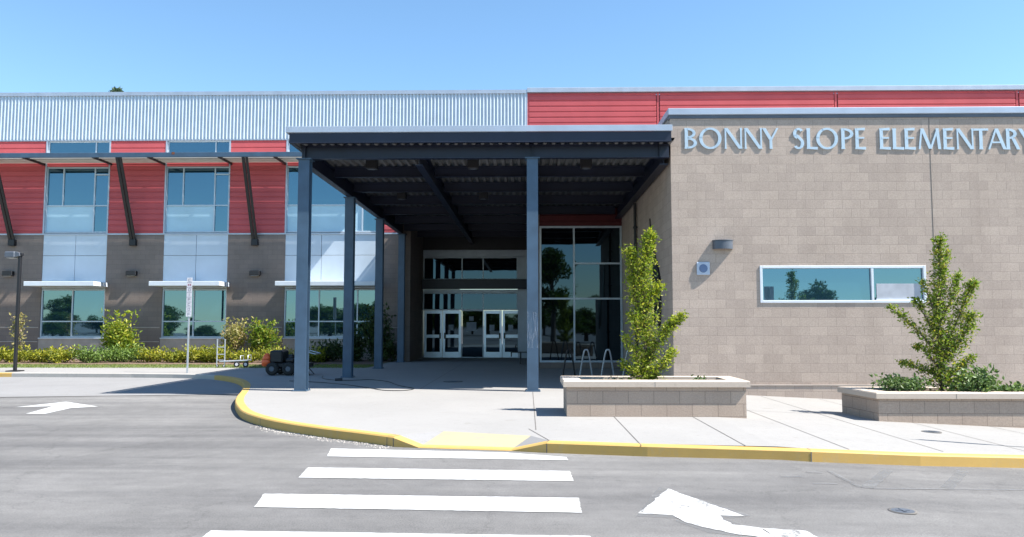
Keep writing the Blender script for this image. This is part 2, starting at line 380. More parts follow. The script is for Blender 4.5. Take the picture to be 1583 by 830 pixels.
def kerb_piece(i0, i1):
    mb = MB(); pr = []
    for i in range(i0, i1+1):
        x, y, h = KL[i]; zt = g(x)+ZR+.13*h; zb = g(x)+ZR-.15
        if h < .5: zt = g(x)+ZR+.02
        pr.append([(x, y, zb), (x, y, zt-.015), (*KC[i], zt+.002), (*KI[i], zt+.002), (*KI[i], zb)])
    for a, b in zip(pr, pr[1:]):
        for j in range(4): mb.quad(a[j], b[j], b[j+1], a[j+1])
    for e in (pr[0], pr[-1]): mb.quad(*e)
    return mb
ip = [i for i, k in enumerate(KL) if abs(k[0]+9.1) < .01][0]
tag(kerb_piece(0, 1).build('kerb', 'yellow'), kind='structure')
tag(kerb_piece(1, ip).build('kerb', 'kerb'), kind='structure')
tag(kerb_piece(ip, len(KL)-1).build('kerb', 'yellow'), kind='structure')
# thin joints across the kerb
m = MB()
for i in [k for k in range(ip, len(KL)-1)]:
    x, y, h = KL[i]
    if any(abs(x-q) < .12 for q in (-4.22, -1.75, .24, 3.33)):
        z = g(x)+ZR; t = Vector((KL[i+1][0]-x, KL[i+1][1]-y)).normalized()*.006
        m.quad((x-t.x, y-t.y-.002, z), (x+t.x, y+t.y-.002, z), (x+t.x, y+t.y-.002, z+.115), (x-t.x, y-t.y-.002, z+.115))
        c = KC[i]; e = KI[i]
        m.quad((c[0]-t.x, c[1]-t.y, z+.1335), (c[0]+t.x, c[1]+t.y, z+.1335), (e[0]+t.x, e[1]+t.y, z+.1335), (e[0]-t.x, e[1]-t.y, z+.1335))
tag(m.build('kerb_joints', 'joint'), kind='structure')

# pavement slab, split in x where the fall changes
U1, U2 = (-1.15, 10.84), (.05, 10.42)
iR = [i for i, k in enumerate(KL) if abs(k[0]+1.75) < .01][0]
front = KI[:iR+1]+[U1, U2]+KI[iR+3:]
import bmesh
bm = bmesh.new()
poly = [bm.verts.new((x, y, 0)) for x, y in front]+[bm.verts.new((60, 70, 0)), bm.verts.new((-60, 70, 0))]
bm.faces.new(poly)
for xc in (3, 14):
    bmesh.ops.bisect_plane(bm, geom=bm.verts[:]+bm.edges[:]+bm.faces[:], plane_co=(xc, 0, 0), plane_no=(1, 0, 0))
bmesh.ops.triangulate(bm, faces=bm.faces[:])
for v in bm.verts: v.co.z = g(v.co.x)
me = bpy.data.meshes.new('pavement'); bm.to_mesh(me); bm.free(); me.materials.append(M['slab'])
for p in me.polygons:
    if p.normal.z < 0: p.flip()
o = bpy.data.objects.new('pavement', me); col.objects.link(o); tag(o, kind='structure')
# dropped kerb ramp
zl = ZR+.022
L1, L2 = KI[iR+1], KI[iR+2]
m = MB().quad((*L1, zl), (*L2, zl), (*U2, .001), (*U1, .001)); tag(m.build('kerb_ramp', 'yramp'), kind='structure')
m = MB().quad((*L1, zl), (*U1, .0), (*KI[iR], .0)); m.quad((*L2, zl), (*KI[iR+3], 0), (*U2, 0)); tag(m.build('kerb_ramp_flares', 'band'), kind='structure')
# joints in the pavement
m = MB()
def strip(x0, y0, x1, y1, wd=.012):
    d = Vector((x1-x0, y1-y0)).normalized(); n = Vector((-d.y, d.x))*wd/2
    k = max(1, int(abs(x1-x0)/1.0))
    for i in range(k):
        a = (x0+(x1-x0)*i/k, y0+(y1-y0)*i/k); b = (x0+(x1-x0)*(i+1)/k, y0+(y1-y0)*(i+1)/k)
        m.quad(*[(p[0]+s*n.x, p[1]+s*n.y, g(p[0])+.004) for p, s in ((a, -1), (b, -1), (b, 1), (a, 1))])
strip(.12, 11.0, .12, 17.2)
for k, x in enumerate([1.38, 2.63, 3.87, 5.1, 6.35, 7.6, 8.9]): strip(x, 9.6+(.2 if x > 5 else 0)+max(0, x-5)*.16, x, 17.3)
strip(.02, 11.1, .28, 9.98)
strip(.12, 13.9, .6, 13.9); strip(3.5, 13.9, 5.6, 13.9); strip(6.4, 10.63, 14, 11.4)
strip(-7.9, 20.2, 3.2, 20.2); strip(-5, 24.6, 3.2, 24.6); strip(-2.45, 17.9, -2.45, 34.5); strip(-4.8, 29, 0, 29)
tag(m.build('pavement_joints', 'joint'), kind='structure')
# the concrete lane along the far kerb
m = MB().flat([(-60, 17.0), (-11.6, 17.15), (-6.0, 18.05), (-6.2, 24.5), (-60, 25)], ZR+.004)
tag(m.build('concrete_lane', 'band'), kind='structure')
m = MB().quad((-60, 16.96, ZR+.008), (-11.6, 17.11, ZR+.008), (-11.6, 17.15, ZR+.008), (-60, 17.0, ZR+.008)); m.quad((-11.6, 17.11, ZR+.008), (-6.2, 17.98, ZR+.008), (-6.2, 18.03, ZR+.008), (-11.6, 17.15, ZR+.008))
tag(m.build('lane_joint', 'joint'), kind='structure')
# lawn strip and planting bed
m = MB().quad((-60, 26.4, .006), (-5.45, 26.9, .006), (-5.45, 33, .006), (-60, 33, .006)); tag(m.build('lawn', 'grass'), kind='structure')
m = MB()
ed = [(-60+i*.42, 28.7+.12*math.sin(i*1.3)+.1*math.sin(i*.47)) for i in range(130)]
m.flat([(x, y) for x, y in ed]+[(-5.5, 28.7), (-5.5, 33), (-60, 33)], .012); tag(m.build('planting_bed', 'mulch'), kind='structure')

# road markings
def zr(x): return g(x)+ZR+.005
jr = random.Random(14)
def rough(p, amt, step=.05):
    out = []
    for (x0, y0), (x1, y1) in zip(p, p[1:]+p[:1]):
        n = max(1, int(math.hypot(x1-x0, y1-y0)/step))
        for k in range(n):
            t = k/n; j = 0 if k == 0 else amt; out.append((x0+(x1-x0)*t+jr.gauss(0, j), y0+(y1-y0)*t+jr.gauss(0, j)))
    return out
def marking(name, mt, polys, label, cat='road marking', group=None):
    mb = MB()
    for p in polys: mb.flat(rough(p, .006 if mt == 'arrow' else .0035), zr)
    c = polys[0][0]; return put(mb, name, mt, label, cat, (c[0], c[1], ZR), group)
stripes = [([(-2.52, 10.12), (-2.42, 9.52), (.48, 9.30), (.47, 9.52), (-.3, 9.86)], 'nearest the yellow kerb'),
           ([(-2.44, 8.78), (.46, 8.62), (.47, 8.07), (-2.38, 8.2)], 'second from the kerb'),
           ([(-2.47, 7.42), (.47, 7.3), (.46, 6.73), (-2.38, 6.88)], 'third from the kerb'),
           ([(-2.44, 6.1), (.47, 6.0), (.47, 5.4), (-2.4, 5.5)], 'cut off by the bottom of the photo')]
for p, l in stripes: marking('crosswalk_stripe', 'white', [p], 'white crosswalk stripe '+l, 'crosswalk stripe', 'crosswalk stripes')
marking('straight_arrow', 'white', [[(-8.97, 13.95), (-8.62, 13.95), (-8.72, 14.9), (-8.35, 15.2), (-9.55, 16.15), (-9.9, 15.05), (-9.28, 15.25)]], 'white painted arrow on the asphalt far left')
marking('curved_arrow', 'arrow', [[(.93, 6.72), (1.21, 6.66), (1.6, 6.66), (1.80, 6.64), (1.36, 7.72)], [(1.21, 6.66), (1.27, 6.42), (1.42, 6.24), (1.62, 6.36), (1.59, 6.52), (1.6, 6.66)],
    [(1.42, 6.24), (1.60, 6.06), (1.86, 5.90), (1.82, 6.26), (1.62, 6.36)], [(1.86, 5.90), (2.08, 5.6), (2.22, 5.7), (2.14, 6.18), (1.82, 6.26)]],
    'rough hand-painted white curved arrow in the right foreground')
arrow_old = MB()
for p in ([(.90, 6.62), (1.25, 6.55), (1.7, 6.58), (1.86, 6.66), (1.30, 7.82), (1.18, 7.5)], [(1.18, 6.5), (1.38, 6.12), (1.6, 6.02), (1.7, 6.4), (1.6, 6.6)]): arrow_old.flat(p, lambda x: g(x)+ZR+.003)
put(arrow_old, 'arrow_ghost', 'oldwhite', 'faint older paint showing around the curved arrow', 'road marking', (1.3, 6.8, ZR))
def fl(x0, y0, x1, y1, wd=.1):
    d = Vector((x1-x0, y1-y0)).normalized(); n = Vector((-d.y, d.x))*wd/2
    return [(x0-n.x, y0-n.y), (x1-n.x, y1-n.y), (x1+n.x, y1+n.y), (x0+n.x, y0+n.y)]
marking('faded_lines', 'oldwhite', [fl(3.33, 7.86, 4.05, 9.0, .12), fl(4.22, 8.08, 5.0, 9.2, .12), fl(3.30, 8.75, 3.28, 7.9, .06), fl(3.36, 7.86, 8, 8.75, .05), fl(2.64, 8.36, 2.87, 8.37, .06), fl(3.01, 8.62, 3.17, 8.63, .07), fl(2.85, 8.0, 3.1, 8.0, .05)],
        'faded white parking lines on the asphalt by the right kerb')
def cover(x, y, r, z, label, mt='rust'):
    root = empty('utility_cover', (x, y, z)); tag(root, label, 'utility cover')
    a = MB(); a.lathe((x, y, z), [(r, .0), (r, .006), (r*.86, .006)], 28); a.build('rim', 'joint', root)
    b = MB(); b.lathe((x, y, z+.004), [(r*.82, 0), (r*.82, .004)], 28); b.bar((x-r*.5, y, z+.010), (x+r*.5, y, z+.010), .02, .004); b.bar((x, y-r*.5, z+.0115), (x, y+r*.5, z+.0115), .02, .004); b.build('lid', mt, root)
cover(3.21, 6.88, .115, g(3.21)+ZR+.003, 'small round iron valve cover set in the asphalt', 'grey')
cover(6.02, 11.9, .14, g(6.02)+.002, 'small round cover in the pavement before the right planter', 'grey')
cover(-1.92, 20.3, .25, .002, 'round drain cover in the shaded pavement under the canopy', 'grey')
# grit swept against the kerb
random.seed(5); m = MB()
for i in range(900):
    t = random.random(); k = random.randrange(iR-16, iR); a = KL[k]; b = KL[k+1]
    dd = abs(random.gauss(0, .09))+.01; x = a[0]+(b[0]-a[0])*t-.5*dd; y = a[1]+(b[1]-a[1])*t-dd; s = random.uniform(.004, .016)
    z = ZR+.001; v = [(x+random.uniform(-s, s), y+random.uniform(-s, s), z) for _ in range(3)]+[(x, y, z+s*.8)]
    m.add(v, [(0, 1, 2), (0, 1, 3), (1, 2, 3), (2, 0, 3)])
tag(m.build('grit', 'gravel'), 'pale grit and dry leaves swept against the yellow kerb', 'grit', kind='stuff')

# ------------------------------------------------------------------ main building
B = empty('school_building', (-12, 33, 0))
tag(B, 'long two-storey school wing of shade-darkened block and red siding under a corrugated metal band', 'building')
YF = 33.0
bays = []
for k in range(-2, 2): bays.append((-20.8+5.23*k, 2.77, 'n'))
bays.append((-10.33, 3.96, 'w'))
low_holes = [(x, x+w_, .93, 3.0) for x, w_, t in bays]; span = [(x, x+w_, 3.0, 5.36) for x, w_, t in bays]
XE = -4.7
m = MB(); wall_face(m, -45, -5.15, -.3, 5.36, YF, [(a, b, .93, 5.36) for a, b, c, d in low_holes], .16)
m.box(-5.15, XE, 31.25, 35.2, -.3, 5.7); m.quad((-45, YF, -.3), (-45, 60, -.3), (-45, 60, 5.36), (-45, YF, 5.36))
m.build('block_wall', 'cmu_shaded', B)
for a, b, c, d in low_holes: MB().box(a-.02, b+.02, YF-.012, YF+.1, -.1, .9).build('window_apron', 'plaster', B)
for i in range(0, len(low_holes)+1):
    a = -45 if i == 0 else low_holes[i-1][1]+.06; b = low_holes[i][0]-.06 if i < len(low_holes) else -5.2
    for z in (.74, 1.34): MB().box(a, b, YF-.022, YF-.001, z, z+.045, .006).build('accent_course', 'plaster', B)
# siding profile (horizontal ribs)
def siding(mb, x0, x1, z0, z1, y, ph=0):
    z = z0; per = .24; k = math.floor((z0-ph)/per)
    pr = [(z0, 0)]
    zz = ph+k*per
    while zz < z1:
        for a, o_ in ((0, 0), (.012, .028), (.175, .028), (.20, 0)):
            q = zz+a
            if z0 < q < z1: pr.append((q, o_))
        zz += per
    pr.append((z1, 0))
    for (za, oa), (zb, ob) in zip(pr, pr[1:]): mb.quad((x0, y-oa, za), (x1, y-oa, za), (x1, y-ob, zb), (x0, y-ob, zb))
    for x in (x0, x1):
        for (za, oa), (zb, ob) in zip(pr, pr[1:]): mb.quad((x, y-oa, za), (x, y+.02, za), (x, y+.02, zb), (x, y-ob, zb))
edges = [-45]+[e for x, w_, t in bays for e in (x, x+w_)]+[-5.1]
for i in range(0, len(edges), 2):
    m = MB(); siding(m, edges[i]+.03, edges[i+1]-.03, 5.38, 9.42, YF); m.build('red_siding', 'red', B)
for x, w_, t in bays:
    m = MB(); siding(m, x-.03, x+w_+.03, 8.29, 8.52, YF); m.build('siding_band', 'red', B)
# trims beside the siding
m = MB()
for e in edges[1:-1]: m.box(e-.03, e+.03, YF-.04, YF+.16, 5.38, 9.42)
m.box(-5.1, -5.0, YF-.04, YF+.1, 5.38, 9.42); m.box(-45, -.01, YF-.045, YF+.05, 9.42, 9.49); m.box(-45, -5.0, YF-.035, YF+.05, 5.33, 5.39)
m.build('trim', 'coping', B)
# corrugated band
m = MB(); per = .15; n = int(45/per); pr = []
for i in range(n):
    x = -45+i*per
    for a, o_ in ((0, 0), (.022, -.012), (.05, -.052), (.075, -.060), (.10, -.052), (.128, -.012)): pr.append((x+a, YF+o_-.005))
pr.append((-45+n*per, YF-.005))
v = [(x, y, z) for z in (9.47, 11.42) for x, y in pr]; N = len(pr)
m.add(v, [(i, i+1, N+i+1, N+i) for i in range(N-1)], True); m.build('corrugated_cladding', 'corr', B)
m = MB(); wall_face(m, -5.0, 0.0, 5.7, 9.42, YF); m.build('upper_wall', 'red', B)
# red clad upper storey on the right
for a, b in [(.10, 5.54), (5.70, 13.10), (13.27, 20.75), (20.92, 34)]:
    m = MB(); siding(m, a, b, 5.9, 11.42, YF, .06); m.build('red_siding', 'red', B)
for x in (.05, 5.62, 13.185, 20.835): MB().box(x-.05, x+.05, YF-.012, YF+.05, 5.9, 11.42).build('siding_joint', 'red', B)
m = MB(); m.box(-45, 0.0, YF-.09, YF+.3, 11.40, 11.56); m.box(0.0, 34, YF-.10, YF+.3, 11.44, 11.64, .01)
m.box(-.04, .02, YF-.06, YF, 9.5, 11.40)
m.build('roof_coping', 'coping', B)
m = MB(); m.box(-44.9, 33.9, YF+.2, 60, 5.5, 11.38); m.box(-44.9, -5.2, YF+.25, 60, -.2, 5.5); m.box(3.3, 33.9, YF+.25, 60, -.2, 5.5); m.build('roof', 'grey', B)

wr = random.Random(31)
def window(parent, x0, x1, z0, z1, y, vs=(), hs=(), panes=None, fw=.06, fr='frame', yd=.05, name='window', lab=None):
    """vs: vertical mullions (x, za, zb); hs: horizontal bars (z, xa, xb); panes: (x0,x1,z0,z1,mat)"""
    f = MB()
    f.box(x0, x0+fw, y, y+.09, z0, z1, .006); f.box(x1-fw, x1, y, y+.09, z0, z1, .006)
    f.box(x0+fw, x1-fw, y+.001, y+.089, z0, z0+fw, .006); f.box(x0+fw, x1-fw, y+.001, y+.089, z1-fw, z1, .006)
    for x, a, b in vs: f.box(x-fw*.42, x+fw*.42, y+.004, y+.086, max(a, z0+fw), min(b, z1-fw))
    for z, a, b in hs: f.box(max(a, x0+fw), min(b, x1-fw), y+.002, y+.088, z-fw*.42, z+fw*.42)
    w_ = f.build(name, fr, parent)
    if lab: w_['label'] = lab
    for a, b, c, d, mt in panes or [(x0+fw, x1-fw, z0+fw, z1-fw, 'glass')]:
        if mt.startswith('glass'):   # panes never sit perfectly parallel
            e = [wr.uniform(-.007, .007) for _ in range(4)]; p = MB(); Y = y+yd
            v = [(a, Y+e[0], c), (b, Y+e[1], c), (b, Y+e[1]+e[3]-e[0], d), (a, Y+e[3], d)]
            p.add(v+[(q[0], q[1]+.02, q[2]) for q in v], [(0, 1, 2, 3), (7, 6, 5, 4), (0, 4, 5, 1), (1, 5, 6, 2), (2, 6, 7, 3), (3, 7, 4, 0)])
        else: p = MB().box(a, b, y+yd, y+yd+.02, c, d)
        p.build('pane' if mt in ('glass', 'glass_dark') else 'panel', mt, w_)
    return w_
for x, w_, t in bays:
    x1 = x+w_; yw = YF+.03
    if t == 'n':
        v = x+1.35
        window(B, x, x1, .93, 3.0, yw, [(v, .9, 3.0)], [(1.62, x, x1)], [(x+.05, v, .98, 1.62, 'glass'), (v, x1-.05, .98, 1.62, 'glass'), (x+.05, v, 1.62, 2.95, 'glass'), (v, x1-.05, 1.62, 2.95, 'glass')])
        a, b = x+.75, x+2.12
        window(B, x, x1, 5.42, 8.29, yw, [(a, 6.6, 8.3), (b, 5.4, 8.3)], [(6.6, x, x1), (7.95, b, x1)],
               [(x+.05, a, 6.6, 8.24, 'glass'), (a, b, 6.6, 8.24, 'glass'), (b, x1-.05, 6.6, 8.24, 'glass'), (b, x1-.05, 5.47, 6.6, 'glass'), (x+.05, b, 5.47, 6.6, 'frost')])
        c = [b]
    else:
        v, v2 = x+1.48, x+3.12
        window(B, x, x1, .93, 3.0, yw, [(v, .9, 3.0), (v2, .9, 3)], [(1.62, x, x1)], [(p, q, r_, s_, 'glass') for p, q in ((x+.05, v), (v, v2), (v2, x1-.05)) for r_, s_ in ((.98, 1.62), (1.62, 2.95))])
        a, b = x+.95, x+3.28
        window(B, x, x1, 5.42, 8.29, yw, [(a, 6.6, 8.3), (b, 5.4, 8.3)], [(6.6, x, x1)],
               [(x+.05, a, 6.6, 8.24, 'glass'), (a, b, 6.6, 8.24, 'glass'), (b, x1-.05, 6.6, 8.24, 'glass'), (b, x1-.05, 5.47, 6.6, 'glass'), (x+.05, b, 5.47, 6.6, 'frost')])
    window(B, x+.03, x1-.03, 8.54, 9.42, yw, [(b, 8.5, 9.42)], [], [(x+.08, b, 8.6, 9.37, 'glass'), (b, x1-.08, 8.6, 9.37, 'glass')], .05)
    sp = MB(); mid = x+(1.4 if t == 'n' else 1.55); e = .008
    for p, q in ((x, mid-e), (mid+e, x1)):
        for r_, s_ in ((3.02, 4.43), (4.445, 5.40)): sp.box(p, q, YF+.02, YF+.06, r_, s_, .004)
    sp.build('spandrel_panel', 'panel', B)
    bk = MB().box(x, x1, YF+.07, YF+.1, 3.0, 5.42); bk.build('panel_backing', 'joint', B)
    sill = MB().box(x-.03, x1+.03, YF-.05, YF+.12, .88, .93, .008); sill.build('sill', 'awning', B)
    aw = MB(); aw.box(x-.05, x1+.12, YF-1.12, YF-.005, 3.08, 3.27, .012); aw.build('awning', 'awning', B)

# sunshade along the upper windows: panels of blades between rafters, with gaps where the sun slips through
XS0, XS1 = -44, -5.6
YO = YF-1.5
sh = MB(); sh.box(XS0, XS1, YO-.07, YO, 8.36, 8.56, .01); shade = sh.build('sunshade', 'steelblue', B)
gaps = [(0, .05), (.225, .24), (.345, .36), (.63, .645), (1.07, 1.16), (1.34, 1.355), (1.45, 1.5)]
rafters = sorted([e for x, w_, t in bays for e in (x-.08, x+w_+.08)])
rf = sorted(set([XS0]+[r_ for r_ in rafters if r_ < XS1]+[XS1]))
sh = MB()
for a, b in zip(rf, rf[1:]):
    for (g0, g1), (h0, h1) in zip(gaps, gaps[1:]):
        y1_, y0_ = YF-g1, YF-h0
        if h0 > 1.4 : y0_ = YF-h0
        k = max(1, round((y1_-y0_)/.11)); st = (y1_-y0_)/k
        for j in range(k): sh.box(a+.03, b-.03, y0_+j*st, y0_+(j+1)*st, 8.43+(j % 2)*.006, 8.46+(j % 2)*.006)
    if round((b-a), 1) > 2.6 or True:
        mid = (a+b)/2
        if (b-a) < 2.6: pass
        else: sh.box(a+.03, b-.03, YO+.001, YF-1.45, 8.43, 8.46)
sh.build('shade_blades', 'shade', shade)
for r_ in rf[1:-1]:
    MB().box(r_-.03, r_+.03, YO, YF-.002, 8.35, 8.50).build('rafter', 'black', shade)
for x in [-22.1-5.23*3, -22.1-5.23*2, -22.1-5.23, -22.1, -16.86, -11.62]:
    b_ = MB(); b_.bar((x-.05, YO-.03, 8.36), (x-.05, YF-.12, 5.05), .07, .12, (1, 0, 0)); b_.bar((x+.09, YO-.03, 8.36), (x+.09, YF-.12, 5.05), .05, .10, (1, 0, 0))
    b_.box(x-.12, x+.15, YF-.2, YF-.002, 4.85, 5.12, .01); b_.build('brace', 'black', shade)
m = MB(); m.box(-14.62, -14.50, YO-.075, YO-.071, 8.47, 8.57); m.build('rust_patch', 'rust', shade)

# entrance at the back of the porch
YE = 35.0
X0, X1 = -4.68, .18
m = MB(); m.box(X0, X1, YE-.05, YE+.3, 4.52, 4.84, .01); m.box(-.42, X1, YE-.02, YE+.3, 0, 4.52, .005); m.build('entrance_surround', 'coping', B)
m = MB(); m.box(X0, X1, YE, YE+.3, 4.84, 6); m.build('entrance_bulkhead', 'black', B)
m = MB(); m.box(X0, X1-.2, YE-.45, YE-.06, 3.07, 3.50, .01); m.build('entrance_header', 'navy', B)
m = MB(); m.box(X0+.02, -.42, YE-.03, YE+.05, 2.92, 3.06, .005); m.build('operator_housing', 'frame', B)
window(B, X0, -.42, 3.5, 4.52, YE, [(-2.93, 3, 5), (-1.98, 3, 5)], [], [(X0, -.42, 3.5, 4.5, 'glass_dark')], .05, name='transom_window')
window(B, X0, -.42, 2.13, 2.92, YE, [(-2.93, 2, 3), (-1.98, 2, 3)], [], [(X0, -.42, 2.13, 2.9, 'glass_dark')], .05, name='transom_window')
window(B, -2.95, -1.96, 0.01, 2.13, YE, [], [], [(-2.9, -2.0, .05, 2.1, 'glass_dark')], .04, name='sidelight')
for k, x in enumerate([-4.62, -3.78, -1.95, -1.11]):
    wd = .82; d_ = MB(); y = YE-.005
    d_.box(x, x+.11, y, y+.06, .02, 2.12, .006); d_.box(x+wd-.11, x+wd, y, y+.06, .02, 2.12, .006)
    for a, b in ((.02, .27), (.90, 1.04), (1.98, 2.12)): d_.box(x+.11, x+wd-.11, y+.002, y+.058, a, b)
    dd = d_.build('door', 'doorpaint', B)
    MB().box(x+.1, x+wd-.1, y+.02, y+.04, .2, 2.0).build('glass', 'glass_dark', dd)
    h = MB(); xh = x+wd-.10 if k % 2 == 0 else x+.10
    h.box(xh-.035, xh+.035, y-.06, y-.001, .86, 1.12, .01); h.build('door_handle', 'black', dd)
    if k in (1, 2, 3):
        MB().box(x+.26, x+.48, y+.012, y+.017, 1.22, 1.48).build('notice', 'paper', dd)
m = MB(); m.box(-2.72, -2.28, YE+.028, YE+.034, 1.2, 1.6); m.box(-2.6, -2.4, YE+.028, YE+.034, 1.66, 1.85); m.build('notice', 'paper', B)
# glazed vestibule to the right of the columns
m = MB()
m.box(.18, .42, 26.6, 35, -.1, 5.5, .01); m.build('vestibule_side_wall', 'cmu_shaded', B)
m = MB(); m.box(.42, 3.24, 26.62, 26.9, 0, .20, .005); m.build('vestibule_base', 'cmu_shaded', B)
m = MB(); siding(m, .43, 3.24, 4.86, 5.5, 26.66); m.build('shaded_siding', 'red_shaded', B)
window(B, .42, 3.24, .20, 4.85, 26.6, [(1.60, .2, 4.85), ], [(3.56, 1.6, 3.24), (2.36, .42, 3.24)],
       [(.46, 1.6, .24, 2.36, 'glass_dark'), (1.6, 3.2, .24, 2.36, 'glass_dark'), (.46, 1.6, 2.36, 4.8, 'glass_dark'), (1.6, 3.2, 2.36, 3.56, 'glass_dark'), (1.6, 3.2, 3.56, 4.8, 'glass_dark')], .07, name='vestibule_window')

# ------------------------------------------------------------------ annex of tan block on the right
A = empty('block_annex', (10, 17.5, 0)); tag(A, 'single-storey tan block annex with a long slot window right of the canopy', 'building')
XA, YA = 3.25, 17.5
m = MB(); wall_face(m, XA, 20, .15, 6.2, YA, [(5.19, 8.86, 1.95, 2.78)], .14)
m.quad((XA, YA, -.6), (XA, 33, -.6), (XA, 33, 6.2), (XA, YA, 6.2)); m.quad((20, YA, -1), (20, 33, -1), (20, 33, 6.2), (20, YA, 6.2))
m.quad((XA, YA, 6.19), (20, YA, 6.19), (20, 33, 6.19), (XA, 33, 6.19)); m.build('block_wall', 'cmu', A)
m = MB(); m.box(XA+.001, 20, YA-.035, YA+.1, -.9, .145, .012); m.build('base_course', 'cmu', A)
m = MB(); m.box(XA+.8, 20, YA-.05, YA-.036, .125, .155, .003); m.build('ledge', 'plaster', A)
m = MB(); m.box(XA-.05, 20.05, YA-.05, YA+.25, 6.21, 6.36, .01); m.box(XA-.05, XA+.25, YA+.25, 33, 6.21, 6.36); m.build('coping', 'coping', A)
m = MB(); m.box(XA-.02, 20.02, YA-.02, YA+.2, 6.13, 6.21); m.build('drip_edge', 'grey', A)
m = MB(); m.box(9.055, 9.07, YA-.004, YA-.001, .16, 6.12); m.build('control_joint', 'joint', A)
w_ = window(A, 5.19, 8.86, 1.95, 2.78, YA-.02, [(7.68, 1.9, 2.8)], [], [(5.25, 7.68, 2.01, 2.72, 'glass'), (7.68, 8.8, 2.01, 2.72, 'glass')], .058, 'awning', .06)
MB().box(7.78, 8.75, YA+.03, YA+.036, 2.03, 2.38).build('blind', 'blind', w_)
MB().box(7.76, 8.78, YA+.0, YA+.03, 2.0, 2.04).build('sash_rail', 'awning', w_)
# ------------------------------------------------------------------ entrance canopy
C = empty('entrance_canopy', (-1, 17.4, 0)); tag(C, 'navy steel entrance canopy on slim H columns with a corrugated metal roof', 'canopy')
YC = 17.42
m = MB(); m.box(-5.36, 3.20, YC-.45, YC-.39, 5.725, 5.86, .005); m.box(-5.36, -5.30, YC-.39, 35, 5.725, 5.86, .005); m.build('flashing', 'coping', C)
m = MB()  # edge channel, front and left side
m.box(-5.29, 3.18, YC-.41, YC-.395, 5.51, 5.72); m.box(-5.29, 3.18, YC-.412, YC-.31, 5.495, 5.509); m.box(-5.29, -5.275, YC-.39, 34.9, 5.51, 5.72); m.box(-5.29, -5.19, YC-.30, 34.9, 5.495, 5.509)
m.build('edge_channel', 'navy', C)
def ibeam(mb, p, q, h, wd, zb, axis='x', t=.016):
    if axis == 'x':
        x0, x1, y = p, q[0], q[1]
        mb.box(x0, x1, y-wd/2, y+wd/2, zb, zb+t); mb.box(x0, x1, y-wd/2, y+wd/2, zb+h-t, zb+h); mb.box(x0, x1, y-.006, y+.006, zb+t, zb+h-t)
    else:
        y0, y1, x = p, q[0], q[1]
        mb.box(x-wd/2, x+wd/2, y0, y1, zb, zb+t); mb.box(x-wd/2, x+wd/2, y0, y1, zb+h-t, zb+h); mb.box(x-.006, x+.006, y0, y1, zb+t, zb+h-t)
m = MB(); ibeam(m, -5.12, (3.2, YC+.02), .31, .17, 5.215); 
for x in (-5.03, .12, 2.98): m.box(x-.006, x+.006, YC-.065, YC+.1, 5.235, 5.505)
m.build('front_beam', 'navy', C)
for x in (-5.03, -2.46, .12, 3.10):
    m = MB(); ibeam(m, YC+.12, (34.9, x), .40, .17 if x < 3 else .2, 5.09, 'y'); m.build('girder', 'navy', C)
for y in (19.72, 21.95, 24.2, 26.45, 28.75, 31.0, 33.2):
    m = MB()
    for a, b in ((-5.27, -5.13), (-4.93, -2.56), (-2.36, .02), (.22, 2.99)): ibeam(m, a, (b, y), .27, .13, 5.235)
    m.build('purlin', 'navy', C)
m = MB(); pr = []; x = -5.26
while x < 3.15:
    for a, zz in ((0, 5.58), (.03, 5.515), (.09, 5.515), (.12, 5.58)): pr.append((x+a, zz))
    x += .2
pr.append((3.18, 5.58)); N = len(pr)
m.add([(x, y, z) for y in (YC-.39, 34.95) for x, z in pr], [(i, i+1, N+i+1, N+i) for i in range(N-1)])
m.box(-5.27, 3.18, YC-.392, 34.95, 5.59, 5.72); m.build('roof_deck', 'deck', C)
# columns
ROW = [(-5.03, YC), (-5.03, 21.95), (-5.03, 26.45), (-5.0, 30.95), (.12, YC)]
def column(x, y, zt=5.19):
    m = MB(); w2 = .125
    m.box(x-w2, x+w2, y-w2, y-w2+.02, .0, zt); m.box(x-w2, x+w2, y+w2-.02, y+w2, .0, zt); m.box(x-.007, x+.007, y-w2+.02, y+w2-.02, .0, zt)
    m.box(x-w2, x+w2, y-w2+.02, y+w2-.02, 0, .012)
    c = m.build('column', 'steelblue', C)
    MB().box(x-.17, x+.17, y-.17, y+.17, zt, zt+.022).build('cap_plate', 'steelblue', c)
    bp = MB().box(x-.17, x+.17, y-.17, y+.17, .0015, .018, .004)
    for a in (-.145, .145):
        for b in (-.145, .145): bp.lathe((x+a, y+b, .018), [(.014, 0), (.014, .02)], 6)
    bp.build('base_plate', 'steelblue', c)
for x, y in ROW: column(x, y, 5.19 if y < 18 else 5.06)
MB().box(.12-.124, .12+.124, YC-.130, YC-.1262, .95, 1.75).build('worn_patch', paint_mat('scuffs', (.26, .32, .40), .66, .35, 9, (4, 1, .55)), C)

for i, (x, y) in enumerate([(-3.75, 18.6), (-1.3, 18.6), (1.42, 18.6), (-3.75, 23.1), (-1.3, 23.1)]):
    root = empty('downlight', (x, y, 5.2)); tag(root, ['square black downlight under the canopy roof nearest the left front column', 'square black downlight under the canopy roof left of the middle column', 'square black downlight under the canopy roof right of the middle column', 'deeper black downlight on the left in the second canopy bay', 'deeper black downlight in the middle of the second canopy bay'][i], 'ceiling light', 'downlights under the canopy')
    MB().box(x-.13, x+.13, y-.13, y+.13, 5.22, 5.505, .01).build('housing', 'black', root)
    MB().lathe((x, y, 5.212), [(.09, 0), (.09, .006)], 20).build('lens', 'grey', root)

